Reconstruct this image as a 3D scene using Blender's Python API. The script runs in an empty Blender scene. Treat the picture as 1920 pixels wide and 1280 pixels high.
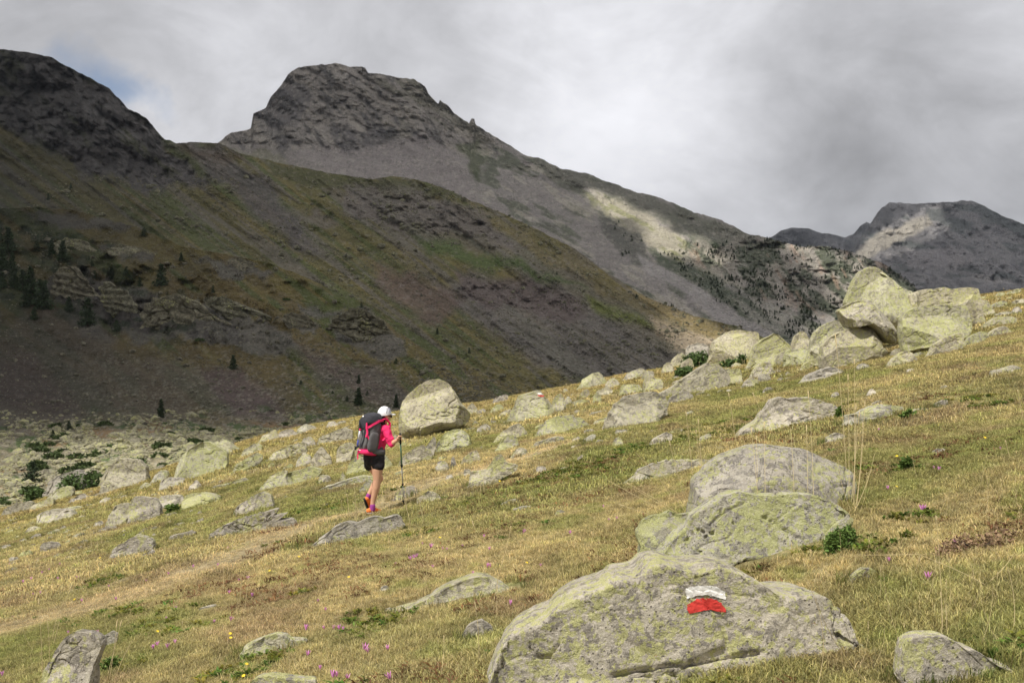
import bpy, bmesh, math, random
import numpy as np
from mathutils import Vector, Matrix, Quaternion
from mathutils.bvhtree import BVHTree

random.seed(7)
RNG = np.random.default_rng(7)
SC = bpy.context.scene
COL = SC.collection
FP = 1867.0                      # focal length in photo pixels; the camera stands at the origin looking along +Y

# ------------------------------------------------------------------ camera
cam_d = bpy.data.cameras.new('camera')
cam_d.lens = 35.0; cam_d.sensor_width = 36.0
cam_d.clip_start = 0.1; cam_d.clip_end = 30000
cam_d.dof.use_dof = True; cam_d.dof.focus_distance = 7.0; cam_d.dof.aperture_fstop = 7.1
cam = bpy.data.objects.new('camera', cam_d); COL.objects.link(cam)
cam.location = (0, 0, 0); cam.rotation_euler = (math.radians(90), 0, 0)
SC.camera = cam

# ------------------------------------------------------------------ sun
SUN = Vector((-0.42, -0.52, 1.0)).normalized()
sl = bpy.data.lights.new('sun', 'SUN'); sl.energy = 4.9; sl.angle = math.radians(0.53); sl.color = (1.0, 0.955, 0.88)
so = bpy.data.objects.new('sun', sl); COL.objects.link(so)
so.rotation_euler = SUN.to_track_quat('Z', 'Y').to_euler(); so.location = (-60, -60, 150)

# ------------------------------------------------------------------ sky
W = bpy.data.worlds.new('World'); SC.world = W; W.use_nodes = True
def build_world():
    nt = W.node_tree; nt.nodes.clear(); N = nt.nodes.new; L = nt.links.new
    out = N('ShaderNodeOutputWorld'); bg = N('ShaderNodeBackground'); L(bg.outputs[0], out.inputs[0])
    sky = N('ShaderNodeTexSky'); sky.sky_type = 'NISHITA'; sky.sun_disc = False
    sky.sun_elevation = math.asin(SUN.z); sky.sun_rotation = math.atan2(SUN.x, SUN.y)
    sky.altitude = 2000
    bg.inputs['Strength'].default_value = 0.12
    tc = N('ShaderNodeTexCoord'); D = tc.outputs['Generated']
    def m(op, a, b=None, clamp=False):
        n = N('ShaderNodeMath'); n.operation = op; n.use_clamp = clamp
        for i, v in enumerate((a, b)):
            if v is None: continue
            if isinstance(v, (int, float)): n.inputs[i].default_value = v
            else: L(v, n.inputs[i])
        return n.outputs[0]
    def noise(scale, detail, rough, sq=(1, 1, 1), off=(0, 0, 0), dist=0.0):
        mp = N('ShaderNodeMapping'); L(D, mp.inputs[0]); mp.inputs['Scale'].default_value = sq; mp.inputs['Location'].default_value = off
        n = N('ShaderNodeTexNoise'); L(mp.outputs[0], n.inputs['Vector']); n.inputs['Scale'].default_value = scale
        n.inputs['Detail'].default_value = detail; n.inputs['Roughness'].default_value = rough; n.inputs['Distortion'].default_value = dist
        return n.outputs['Fac']
    wn = N('ShaderNodeTexNoise'); L(D, wn.inputs['Vector']); wn.inputs['Scale'].default_value = 4.5; wn.inputs['Detail'].default_value = 6; wn.inputs['Roughness'].default_value = .6
    w1 = N('ShaderNodeVectorMath'); w1.operation = 'SUBTRACT'; L(wn.outputs['Color'], w1.inputs[0]); w1.inputs[1].default_value = (.5, .5, .5)
    w2 = N('ShaderNodeVectorMath'); w2.operation = 'SCALE'; L(w1.outputs[0], w2.inputs[0]); w2.inputs['Scale'].default_value = .22
    w3 = N('ShaderNodeVectorMath'); w3.operation = 'ADD'; L(D, w3.inputs[0]); L(w2.outputs[0], w3.inputs[1])
    w4 = N('ShaderNodeVectorMath'); w4.operation = 'NORMALIZE'; L(w3.outputs[0], w4.inputs[0]); DW = w4.outputs[0]
    def lobe(px, py, sig, amp):
        d0 = Vector(((px-960)/FP, 1, (640-py)/FP)).normalized()
        n = N('ShaderNodeVectorMath'); n.operation = 'DOT_PRODUCT'; L(DW, n.inputs[0]); n.inputs[1].default_value = d0
        k = (FP/sig)**2
        e = m('POWER', 2.71828, m('MULTIPLY', m('SUBTRACT', n.outputs['Value'], 1.0), k))
        return m('MULTIPLY', e, amp)
    v = 0.765
    for args in [(60, 20, 190, -.20), (250, 60, 130, -.02), (600, 60, 200, -.10), (860, 50, 150, -.16), (440, 215, 130, .09), (330, 235, 60, .10), (1130, 150, 210, .23), (560, 190, 200, .05),
                 (1080, 260, 150, .12), (1260, 240, 160, .05), (1230, 40, 160, .05), (1480, 60, 190, -.05), (1540, 290, 200, -.12), (1850, 340, 190, -.13), (1300, 330, 100, -.07),
                 (1870, 60, 200, .05), (1400, 400, 90, .10), (1700, 200, 150, -.02), (1600, 385, 90, -.04), (700, 100, 60, .02)]:
        v = m('ADD', lobe(*args), v)
    n1 = noise(3.2, 7, .55, (1, 1, 1.7), (3.1, 1.7, .2), .35)
    n2 = noise(9.0, 8, .6, (1, 1, 1.5), (.4, 7.7, 2.2), .3)
    v = m('ADD', v, m('MULTIPLY', m('SUBTRACT', n1, .5), .40))
    v = m('ADD', v, m('MULTIPLY', m('SUBTRACT', n2, .5), .36))
    n4 = noise(5.0, 9, .62, (1, 1, 1.9), (7.3, 2.2, 5.1), .8)
    v = m('ADD', v, m('MULTIPLY', m('SUBTRACT', m('ABSOLUTE', m('SUBTRACT', n4, .5)), .09), .55))
    v = m('MAXIMUM', v, .25)
    cc = N('ShaderNodeCombineXYZ')
    L(m('MULTIPLY', v, .98/0.12), cc.inputs[0]); L(m('MULTIPLY', v, .985/0.12), cc.inputs[1]); L(m('MULTIPLY', v, 1.03/0.12), cc.inputs[2])
    # clear gaps between the clouds
    g = lobe(165, 128, 52, .55)
    for a in ((225, 140, 44, .62), (268, 172, 30, .38), (330, 205, 26, .22), (110, 105, 30, .1)): g = m('ADD', g, lobe(*a))
    g = m('SUBTRACT', m('ADD', g, m('MULTIPLY', m('SUBTRACT', n2, .5), 1.1)), .22)
    g = m('MULTIPLY', m('MULTIPLY', g, 1.2, True), .72)
    mx = N('ShaderNodeMix'); mx.data_type = 'RGBA'
    L(g, mx.inputs[0]); L(cc.outputs[0], mx.inputs[6])
    hs = N('ShaderNodeMix'); hs.data_type = 'RGBA'; hs.inputs[0].default_value = .0
    L(sky.outputs[0], mx.inputs[7])
    L(mx.outputs[2], bg.inputs[0])
build_world()

# ------------------------------------------------------------------ render settings
SC.view_settings.view_transform = 'Standard'; SC.view_settings.look = 'None'
SC.view_settings.exposure = 0.0; SC.view_settings.gamma = 1.0; SC.view_settings.use_curve_mapping = False
SC.render.engine = 'CYCLES'
SC.cycles.use_denoising = True
SC.cycles.max_bounces = 8; SC.cycles.diffuse_bounces = 4; SC.cycles.glossy_bounces = 2; SC.cycles.transmission_bounces = 4
SC.cycles.volume_bounces = 0; SC.cycles.transparent_max_bounces = 8
SC.cycles.caustics_reflective = False; SC.cycles.caustics_refractive = False
SC.cycles.sample_clamp_indirect = 6

# ------------------------------------------------------------------ numpy helpers
def _hash(ix, iy, iz, seed):
    h = (ix.astype(np.int64)*374761393 + iy.astype(np.int64)*668265263 + iz.astype(np.int64)*2147483647 + seed*1274126177) & 0xffffffff
    h = ((h ^ (h >> 13))*1274126177) & 0xffffffff
    h = h ^ (h >> 16)
    return (h & 0xffffff)/float(0x7fffff) - 1.0
def n2(x, y, seed=0):
    ix = np.floor(x); iy = np.floor(y); fx = x-ix; fy = y-iy
    u = fx*fx*fx*(fx*(fx*6-15)+10); v = fy*fy*fy*(fy*(fy*6-15)+10); z = np.zeros_like(ix)
    a = _hash(ix, iy, z, seed); b = _hash(ix+1, iy, z, seed); c = _hash(ix, iy+1, z, seed); d = _hash(ix+1, iy+1, z, seed)
    return (a*(1-u)+b*u)*(1-v) + (c*(1-u)+d*u)*v
def n3(x, y, z, seed=0):
    ix = np.floor(x); iy = np.floor(y); iz = np.floor(z); fx = x-ix; fy = y-iy; fz = z-iz
    u = fx*fx*(3-2*fx); v = fy*fy*(3-2*fy); w = fz*fz*(3-2*fz)
    r = 0
    for dx in (0, 1):
        for dy in (0, 1):
            for dz in (0, 1):
                r = r + _hash(ix+dx, iy+dy, iz+dz, seed)*(u if dx else 1-u)*(v if dy else 1-v)*(w if dz else 1-w)
    return r
def fbm2(x, y, o=4, seed=0, gain=.5):
    r = 0; a = 1.0; t = 0
    for i in range(o):
        r = r + a*n2(x*2**i+17.3*i, y*2**i-9.1*i, seed+i); t += a; a *= gain
    return r/t
def fbm3(x, y, z, o=4, seed=0, gain=.5):
    r = 0; a = 1.0; t = 0
    for i in range(o):
        r = r + a*n3(x*2**i+17.3*i, y*2**i-9.1*i, z*2**i+3.7*i, seed+i); t += a; a *= gain
    return r/t
def ridge2(x, y, o=4, seed=0):
    r = 0; a = 1.0; t = 0
    for i in range(o):
        r = r + a*(1-2*np.abs(n2(x*2**i+7.3*i, y*2**i+2.1*i, seed+i))); t += a; a *= .5
    return r/t
def sstep(a, b, x):
    t = np.clip((x-a)/(b-a), 0, 1); return t*t*(3-2*t)
def sd_poly(x, y, poly):
    P = np.asarray(poly, float); n = len(P)
    d = np.full(x.shape, 1e18); inside = np.zeros(x.shape, bool)
    for i in range(n):
        ax, ay = P[i]; bx, by = P[(i+1) % n]
        ex, ey = bx-ax, by-ay; wx, wy = x-ax, y-ay
        t = np.clip((wx*ex+wy*ey)/(ex*ex+ey*ey+1e-12), 0, 1)
        d = np.minimum(d, (wx-ex*t)**2+(wy-ey*t)**2)
        c = ((ay > y) != (by > y)) & (x < (bx-ax)*(y-ay)/((by-ay) if abs(by-ay) > 1e-9 else 1e-9)+ax)
        inside ^= c
    d = np.sqrt(d)
    return np.where(inside, d, -d)          # positive inside
def sd_line(x, y, pts):
    P = np.asarray(pts, float); d = np.full(x.shape, 1e18)
    for i in range(len(P)-1):
        ax, ay = P[i]; bx, by = P[i+1]; ex, ey = bx-ax, by-ay; wx, wy = x-ax, y-ay
        t = np.clip((wx*ex+wy*ey)/(ex*ex+ey*ey+1e-12), 0, 1)
        d = np.minimum(d, (wx-ex*t)**2+(wy-ey*t)**2)
    return np.sqrt(d)

# ------------------------------------------------------------------ object helpers
def tag(o, label=None, cat=None, group=None, kind=None):
    if label: o['label'] = label
    if cat: o['category'] = cat
    if group: o['group'] = group
    if kind: o['kind'] = kind
    return o
def link(name, me, parent=None, loc=None):
    o = bpy.data.objects.new(name, me); COL.objects.link(o)
    if parent is not None: o.parent = parent
    if loc is not None: o.location = loc
    return o
def empty(name, loc):
    o = bpy.data.objects.new(name, None); COL.objects.link(o); o.location = loc; o.empty_display_size = .1
    return o
def mesh_np(name, V, F, mat, smooth=True):
    """V (n,3); F (m,3) or (m,4) int arrays."""
    me = bpy.data.meshes.new(name); V = np.ascontiguousarray(V, dtype=np.float32); F = np.ascontiguousarray(F, dtype=np.int32)
    k = F.shape[1]
    me.vertices.add(len(V)); me.vertices.foreach_set('co', V.ravel())
    me.loops.add(F.size); me.loops.foreach_set('vertex_index', F.ravel())
    me.polygons.add(len(F)); me.polygons.foreach_set('loop_start', np.arange(0, F.size, k, dtype=np.int32))
    me.polygons.foreach_set('use_smooth', np.full(len(F), smooth))
    me.update(calc_edges=True); me.validate()
    if mat: me.materials.append(mat)
    return me
def set_col(me, C, name='Col'):
    a = me.color_attributes.new(name, 'FLOAT_COLOR', 'POINT')
    C4 = np.ones((len(C), 4), np.float32); C4[:, :3] = C
    a.data.foreach_set('color', C4.ravel())
def grid_faces(nr, nc, keep=None):
    i = np.arange(nr-1)[:, None]*nc + np.arange(nc-1)[None, :]
    F = np.stack([i, i+1, i+nc+1, i+nc], -1).reshape(-1, 4)
    return F if keep is None else F[keep]

class NT:
    """a thin wrapper for building material node trees"""
    def __init__(s, name):
        s.m = bpy.data.materials.new(name); s.m.use_nodes = True; s.t = s.m.node_tree; s.t.nodes.clear()
        s.out = s.t.nodes.new('ShaderNodeOutputMaterial'); s.b = s.t.nodes.new('ShaderNodeBsdfPrincipled')
        s.t.links.new(s.b.outputs[0], s.out.inputs[0]); s.b.inputs['Roughness'].default_value = .9
        s.b.inputs['Specular IOR Level'].default_value = .2
        s.tc = s.t.nodes.new('ShaderNodeTexCoord')
    def N(s, t, **k):
        n = s.t.nodes.new(t)
        for a, b in k.items(): setattr(n, a, b)
        return n
    def L(s, a, b): s.t.links.new(a, b)
    def put(s, inp, v):
        if hasattr(v, 'is_linked') or hasattr(v, 'links'): s.L(v, inp)
        else: inp.default_value = v
    def math(s, op, a, b=0.0, clamp=False):
        n = s.N('ShaderNodeMath', operation=op, use_clamp=clamp); s.put(n.inputs[0], a); s.put(n.inputs[1], b); return n.outputs[0]
    def vec(s, kind='Object', scale=(1, 1, 1), off=(0, 0, 0)):
        mp = s.N('ShaderNodeMapping'); s.L(s.tc.outputs[kind], mp.inputs[0]); mp.inputs['Scale'].default_value = scale; mp.inputs['Location'].default_value = off
        return mp.outputs[0]
    def noise(s, scale, detail=4, rough=.55, vec=None, dist=0.0):
        n = s.N('ShaderNodeTexNoise'); s.put(n.inputs['Vector'], vec if vec is not None else s.tc.outputs['Object'])
        n.inputs['Scale'].default_value = scale; n.inputs['Detail'].default_value = detail; n.inputs['Roughness'].default_value = rough
        n.inputs['Distortion'].default_value = dist
        return n.outputs['Fac']
    def voro(s, scale, vec=None, feature='F1', out='Distance', rand=1.0):
        n = s.N('ShaderNodeTexVoronoi', feature=feature); s.put(n.inputs['Vector'], vec if vec is not None else s.tc.outputs['Object'])
        n.inputs['Scale'].default_value = scale; n.inputs['Randomness'].default_value = rand
        return n.outputs[out]
    def ramp(s, fac, *stops):
        n = s.N('ShaderNodeValToRGB'); s.put(n.inputs[0], fac); e = n.color_ramp.elements
        while len(e) < len(stops): e.new(.5)
        for q, (p, c) in zip(e, stops):
            q.position = p; q.color = (*(c if not isinstance(c, (int, float)) else (c, c, c)), 1)
        return n.outputs[0]
    def step(s, fac, lo, hi):
        n = s.N('ShaderNodeMapRange', interpolation_type='SMOOTHSTEP'); s.put(n.inputs[0], fac)
        n.inputs[1].default_value = lo; n.inputs[2].default_value = hi; return n.outputs[0]
    def mix(s, fac, a, b, mode='MIX'):
        n = s.N('ShaderNodeMix', data_type='RGBA', blend_type=mode); s.put(n.inputs[0], fac)
        for i, v in ((6, a), (7, b)):
            s.put(n.inputs[i], (*v, 1) if isinstance(v, tuple) and len(v) == 3 else v)
        return n.outputs[2]
    def attr(s, name, kind='GEOMETRY', out='Color'):
        return s.N('ShaderNodeAttribute', attribute_name=name, attribute_type=kind).outputs[out]
    def bump(s, h, dist, strength=1.0, prev=None):
        n = s.N('ShaderNodeBump'); s.put(n.inputs['Height'], h); n.inputs['Distance'].default_value = dist; n.inputs['Strength'].default_value = strength
        if prev is not None: s.L(prev, n.inputs['Normal'])
        return n.outputs[0]
    def done(s, color=None, normal=None, rough=None):
        if color is not None: s.put(s.b.inputs['Base Color'], (*color, 1) if isinstance(color, tuple) and len(color) == 3 else color)
        if normal is not None: s.L(normal, s.b.inputs['Normal'])
        if rough is not None: s.put(s.b.inputs['Roughness'], rough)
        return s.m
def plain(name, color, rough=.8, var=.12, scale=40, bump=0.0, spec=.2):
    s = NT(name); n = s.noise(scale, 3)
    c = s.mix(s.math('MULTIPLY', n, 1.0), tuple(max(0, x*(1-var)) for x in color), tuple(min(1, x*(1+var)) for x in color))
    s.b.inputs['Specular IOR Level'].default_value = spec
    return s.done(c, s.bump(n, bump) if bump else None, rough)

# ------------------------------------------------------------------ materials for land
def m_land(name, sc, bumpd, fine, var=1.05):
    s = NT(name); c = s.attr('Col')
    a = s.noise(1/sc, 6, .65); b = s.noise(6/sc, 5, .65); v = s.voro(fine/sc)
    f = s.math('ADD', s.math('MULTIPLY', s.math('SUBTRACT', a, .5), 1.0), s.math('MULTIPLY', s.math('SUBTRACT', b, .5), 1.3))
    f = s.math('ADD', f, s.math('MULTIPLY', s.math('SUBTRACT', v, .45), .45))
    k = s.math('MAXIMUM', s.math('ADD', 1.0, s.math('MULTIPLY', f, var)), .25)
    n = s.N('ShaderNodeVectorMath', operation='SCALE'); s.L(c, n.inputs[0]); s.L(k, n.inputs['Scale'])
    h = s.math('ADD', s.math('ADD', a, s.math('MULTIPLY', b, .45)), s.math('MULTIPLY', v, .25))
    return s.done(n.outputs[0], s.bump(h, bumpd, 1.0), .95)
M_LAND1 = m_land('hillside_near', 14.0, 3.0, 22)
M_LAND2 = m_land('hillside_mid', 32.0, 8.0, 20)
M_LAND3 = m_land('mountain_rock', 60.0, 11.0, 22, .75)
M_LAND4 = m_land('far_mountain_rock', 170.0, 45.0, 18)
# ------------------------------------------------------------------ meadow
CX = [-200, 0, 100, 200, 300, 400, 500, 600, 700, 800, 900, 1000, 1060, 1150, 1250, 1400, 1560, 1700, 1840, 1920, 2100]
CY = [985, 958, 932, 912, 884, 850, 817, 795, 779, 768, 757, 738, 727, 708, 692, 668, 642, 602, 556, 545, 508]
def meadow_base(x, y):
    yy = np.maximum(y, 1.0); px = x/yy*FP+960
    base = -1.88 + .206*x - .02*y
    want = np.interp(px, CX, CY); have = 747.5-.206*(np.clip(px, -200, 2100)-960)
    base = base + (have-want)/FP*np.minimum(yy, 60)*sstep(14, 42, yy)
    base = base - .006*np.maximum(yy-50, 0)**2*sstep(50, 52, yy)
    return base
def meadow(x, y):
    z = meadow_base(x, y)
    z = z + .10*fbm2(x*.22, y*.22, 3, 11) + .035*fbm2(x*1.1, y*1.1, 3, 12)*sstep(60, 20, y)
    return z
def hit(px, py, ymax=62):
    """where the ray through a photo pixel meets the meadow"""
    t = (px-960)/FP; s = (640-py)/FP
    ys = np.linspace(2.5, ymax, 1200); f = meadow(ys*t, ys)-ys*s
    k = np.where(f > 0)[0]
    if len(k) == 0:
        y = ys[np.argmax(f/ys)]
    elif k[0] == 0: y = ys[0]
    else:
        i = k[0]; y = ys[i-1]+(ys[i]-ys[i-1])*(-f[i-1])/(f[i]-f[i-1])
    return float(y*t), float(y), float(meadow(np.array([y*t]), np.array([y]))[0])

PATH_PX = [(-150, 1215), (120, 1150), (330, 1085), (480, 1025), (560, 985), (700, 955), (800, 905), (960, 862), (1040, 838)]
PATH = [hit(a, b)[:2] for a, b in PATH_PX]
GREEN_PX = [((60, 990), 150, 26), ((260, 975), 60, 12), ((470, 905), 90, 16), ((640, 850), 60, 12), ((900, 800), 60, 10), ((1330, 780), 70, 12), ((1600, 850), 80, 16), ((1100, 880), 110, 18),
            ((700, 1180), 120, 24), ((260, 1240), 70, 24), ((1580, 1010), 70, 30), ((1680, 1100), 90, 24), ((470, 1250), 70, 18), ((1850, 1240), 90, 26), ((930, 1225), 50, 16), ((1440, 800), 60, 14)]
GREEN = []
for (c, a, b) in GREEN_PX:
    x0, y0, _ = hit(*c); GREEN.append((x0, y0, a/FP*y0, max(.35, abs(hit(c[0], c[1]-b)[1]-y0))))
STRAW = np.array((.50, .415, .195)); GRN = np.array((.23, .25, .075)); BRN = np.array((.30, .215, .125)); OLV = np.array((.34, .32, .12)); PALE = np.array((.60, .48, .26))
def turf_colour(x, y):
    a = fbm2(x*.55, y*.42, 4, 21); b = fbm2(x*2.1, y*1.6, 3, 22); c = fbm2(x*.12, y*.1, 3, 23); d = fbm2(x*5, y*4, 2, 24)
    m = sstep(-.5, .55, a*.75+b*.4+.1)[:, None]
    C = OLV*(1-m)+STRAW*m
    g = sstep(-.06, .32, -a*.5+b*.6+d*.35-.02)
    for (x0, y0, sx, sy) in GREEN:
        g = np.maximum(g, np.exp(-((x-x0)/sx)**2-((y-y0)/sy)**2)*(.75+.5*d))
    g = np.clip(g*.68, 0, 1)[:, None]; C = C*(1-g)+GRN*g
    r = (sstep(.22, .6, fbm2(x*1.3+9, y*.9, 3, 25)+.25*d)*.55)[:, None]; C = C*(1-r)+BRN*r
    p = sd_line(x, y, PATH); p = sstep(1.0, .22, p+.34*b+.1*d)[:, None]*.82; C = C*(1-p)+PALE*p
    f = sstep(20, 45, y)[:, None]*.45; C = C*(1-f)+np.array((.40, .30, .12))*f
    return C*np.array((.98, .98, 1.10))*(.96*(1+.30*d+.16*b+.12*c))[:, None]

def build_meadow():
    az = np.radians(np.linspace(-72, 72, 520)); r = np.concatenate([np.geomspace(.5, 4, 24), np.geomspace(4.05, 62, 520), np.geomspace(62.5, 110, 40)])
    # pack the columns where the frame looks
    az = np.sign(az)*np.abs(az/np.radians(72))**1.35*np.radians(72)
    R, A = np.meshgrid(r, az, indexing='ij'); X = R*np.sin(A); Y = R*np.cos(A)
    Z = meadow(X.ravel(), Y.ravel()).reshape(X.shape)
    V = np.stack([X, Y, Z], -1).reshape(-1, 3)
    s = NT('meadow_turf'); c = s.attr('Col'); a = s.noise(9, 6, .7); b = s.noise(60, 4, .7)
    c2 = s.mix(s.step(a, .40, .62), s.mix(1.0, c, (.62, .66, .6), 'MULTIPLY'), c)
    c3 = s.mix(s.step(b, .38, .6), s.mix(1.0, c2, (.55, .52, .5), 'MULTIPLY'), c2)
    mat = s.done(c3, s.bump(s.math('ADD', a, s.math('MULTIPLY', b, .5)), .05, .9), 1.0)
    me = mesh_np('meadow', V, grid_faces(len(r), len(az)), mat)
    set_col(me, turf_colour(V[:, 0], V[:, 1])*1.0)
    tag(link('meadow', me), kind='structure')
    return V
MEADOW_V = build_meadow()

# ------------------------------------------------------------------ mountains
# each is a surface carried up from a near foot line to a far crest line; y(depth) is set per height so that the slope has its real run
def paint(C, px, py, poly, col, soft=8, warp=14, wl=60, amt=1.0, seed=0, streak=None):
    wx = px+warp*fbm2(px/wl, py/wl, 4, seed+50); wy = py+warp*fbm2(px/wl+40, py/wl, 4, seed+60)
    m = sstep(-soft, soft, sd_poly(wx, wy, poly))*amt
    if streak is not None:
        ang, l, w, lo, hi = streak; ca, sa = math.cos(math.radians(ang)), math.sin(math.radians(ang))
        u = (px*ca+py*sa)/l; v = (-px*sa+py*ca)/w
        m = m*sstep(lo, hi, fbm2(u, v, 4, seed+70))
    m = m[:, None]; C[:] = C*(1-m)+np.array(col)*m
def slopes(name, crest, foot, depth, nu, nv, mat, relief, colour, x0, x1, back=200, jag=1.5, key=None):
    px = np.linspace(x0, x1, nu); cy = np.interp(px, [c[0] for c in crest], [c[1] for c in crest])
    cy = cy - jag*np.abs(fbm2(px/23, px*0, 4, 5))*2 + jag*fbm2(px/7, px*0+9, 2, 6)*.6
    fy = np.interp(px, [c[0] for c in foot], [c[1] for c in foot]); fy = np.maximum(fy, cy+6)
    v = np.linspace(0, 1, nv)[:, None]
    PY = fy[None]*(1-v)+cy[None]*v; PX = np.repeat(px[None], nv, 0)
    X, Y = PX.ravel(), PY.ravel()
    d0 = np.array([c[0] for c in depth][::-1]); d1 = np.array([c[1] for c in depth][::-1])
    Dp = np.interp(Y, d0, d1) if d0[0] < d0[-1] else np.interp(Y, d0[::-1], d1[::-1])
    Dp = Dp*(1+relief(X, Y))
    t = (X-960)/FP; s = (640-Y)/FP
    V = np.stack([t*Dp, Dp, s*Dp], -1)
    # back side falls away behind the crest
    top = V[-nu:]; b1 = top+np.array((0, back, -back*.45)); b2 = top+np.array((0, back*3, -back*2.2))
    Vf = np.concatenate([V, b1, b2])
    C = colour(X, Y)
    Cf = np.concatenate([C, C[-nu:], C[-nu:]])
    me = mesh_np(name, Vf, grid_faces(nv+2, nu), mat); set_col(me, np.clip(Cf, .01, .8))
    o = tag(link(name, me), kind='structure')
    return Vf.reshape(nv+2, nu, 3), X, Y

GOLD = (.175, .145, .05); GREENH = (.085, .11, .032); SCREE = (.20, .184, .16); VSCREE = (.145, .120, .096); REDS = (.155, .112, .092)
ROCK = (.19, .178, .165); DROCK = (.10, .094, .088); PALER = (.42, .385, .31); TURFB = (.12, .095, .045); BUSH = (.03, .05, .02)

# --- A: near spur with the cliffs, trees and purple scree
A_CREST = [(-120, 385), (0, 392), (70, 388), (140, 396), (250, 425), (340, 462), (420, 478), (500, 492), (560, 515), (640, 552), (700, 575), (770, 620), (850, 672), (930, 712), (1010, 745), (1100, 790)]
A_DEPTH = [(1040, 78), (950, 86), (900, 98), (850, 118), (800, 150), (760, 176), (700, 212), (600, 262), (500, 312), (400, 358), (300, 400)]
def relA(x, y):
    u = (x*.8+y*.6); v = (-x*.6+y*.8)
    r = .030*fbm2(u/180, v/60, 4, 31)*sstep(900, 760, y)+.009*fbm2(x/22, y/14, 3, 32)
    cl = sstep(-20, 20, sd_poly(x, y, [(80, 520), (180, 480), (330, 520), (460, 560), (540, 600), (560, 690), (400, 660), (260, 650), (120, 600)]))
    r = r + cl*(.05*ridge2(x/60, y/80, 4, 33)) + .02*sstep(40, 0, np.abs(y-(470+x*.12)))*fbm2(x/30, y/20, 3, 34)
    return r
def colA(x, y):
    C = np.tile(np.array((.150, .115, .045)), (len(x), 1))
    n = fbm2(x/70, y/50, 4, 35)
    m = sstep(-.1, .4, n)[:, None]; C = C*(1-m*.6)+np.array((.10, .088, .036))*m*.6
    full = [(-200, 300), (1200, 300), (1200, 1100), (-200, 1100)]
    paint(C, x, y, full, GOLD, amt=.85, streak=(38, 160, 20, .0, .3), seed=1)
    paint(C, x, y, full, GREENH, amt=.85, streak=(38, 120, 20, .02, .3), seed=2)
    # purple-red scree fans
    paint(C, x, y, [(-50, 620), (120, 580), (260, 640), (420, 700), (520, 760), (480, 800), (250, 790), (60, 800), (-50, 860)], VSCREE, soft=24, warp=50, amt=.6, seed=3)
    paint(C, x, y, [(-50, 660), (60, 680), (140, 760), (160, 800), (40, 830), (-50, 830)], REDS, soft=18, warp=30, amt=.8, seed=4)
    paint(C, x, y, [(370, 690), (450, 695), (540, 760), (560, 790), (440, 775), (390, 730)], (.130, .094, .088), soft=10, warp=20, amt=.85, seed=5)
    paint(C, x, y, [(540, 650), (700, 690), (820, 770), (900, 800), (760, 800), (600, 720)], (.135, .105, .10), soft=14, warp=24, amt=.7, seed=6)
    paint(C, x, y, [(100, 580), (180, 600), (210, 650), (160, 640), (110, 600)], SCREE, soft=8, warp=20, amt=.7, seed=7)
    # cliffs and outcrops
    for i, p in enumerate([[(80, 525), (130, 500), (190, 520), (250, 540), (330, 560), (470, 585), (540, 620), (560, 660), (470, 665), (380, 640), (240, 640), (170, 590), (100, 570)],
                           [(60, 395), (150, 400), (250, 415), (245, 435), (120, 425), (60, 415)], [(180, 455), (300, 470), (290, 485), (200, 475)],
                           [(360, 487), (440, 488), (520, 515), (500, 530), (420, 515)], [(620, 600), (690, 580), (740, 620), (760, 680), (700, 670), (640, 640)], [(530, 590), (600, 600), (600, 640), (560, 630)], [(560, 565), (640, 580), (640, 592), (570, 580)]]):
        paint(C, x, y, p, (.15, .14, .12), soft=5, warp=20, wl=26, amt=.9, seed=8+i)
    dk = [(90, 540), (230, 545), (420, 590), (470, 640), (380, 640), (250, 620), (140, 590)]
    paint(C, x, y, dk, (.08, .07, .065), soft=4, warp=16, wl=20, amt=.8, seed=30, streak=(60, 60, 22, -.1, .2))
    paint(C, x, y, [(-50, 410), (60, 400), (260, 470), (330, 520), (420, 590), (330, 640), (120, 600), (-50, 560)], BUSH, soft=20, warp=20, wl=20, amt=.7, seed=31, streak=(10, 24, 16, .12, .3))
    # valley floor: blocks and low juniper
    paint(C, x, y, [(-200, 770), (150, 770), (320, 780), (520, 800), (700, 790), (900, 800), (900, 1100), (-200, 1100)], (.30, .27, .19), soft=22, warp=30, amt=.6, seed=32)
    paint(C, x, y, [(-200, 770), (700, 770), (700, 1100), (-200, 1100)], (.07, .115, .03), soft=10, warp=20, wl=24, amt=.85, seed=33, streak=(8, 40, 13, .08, .28))
    paint(C, x, y, [(-200, 790), (600, 790), (600, 1100), (-200, 1100)], (.26, .16, .075), soft=10, warp=20, wl=24, amt=.7, seed=34, streak=(5, 90, 22, .22, .4))
    sp = sstep(.25, .5, n2(x/3.2, y/2.2, 36)*.7+n2(x/7, y/5, 37)*.5)*(.20+.5*sstep(560, 800, y))
    C = C*(1-sp[:, None])+np.array((.30, .275, .22))*sp[:, None]
    return C*(.28+.56*sstep(-50, 640, x)+.75*sstep(775, 850, y))[:, None]  # albedo lowered leftward for shade, raised where sun reaches the valley floor
A = slopes('valley_side', A_CREST, [(-200, 1050), (300, 960), (700, 860), (1200, 840)], A_DEPTH, 500, 300, M_LAND1, relA, colA, -250, 1100, back=25, jag=1.8)

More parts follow.
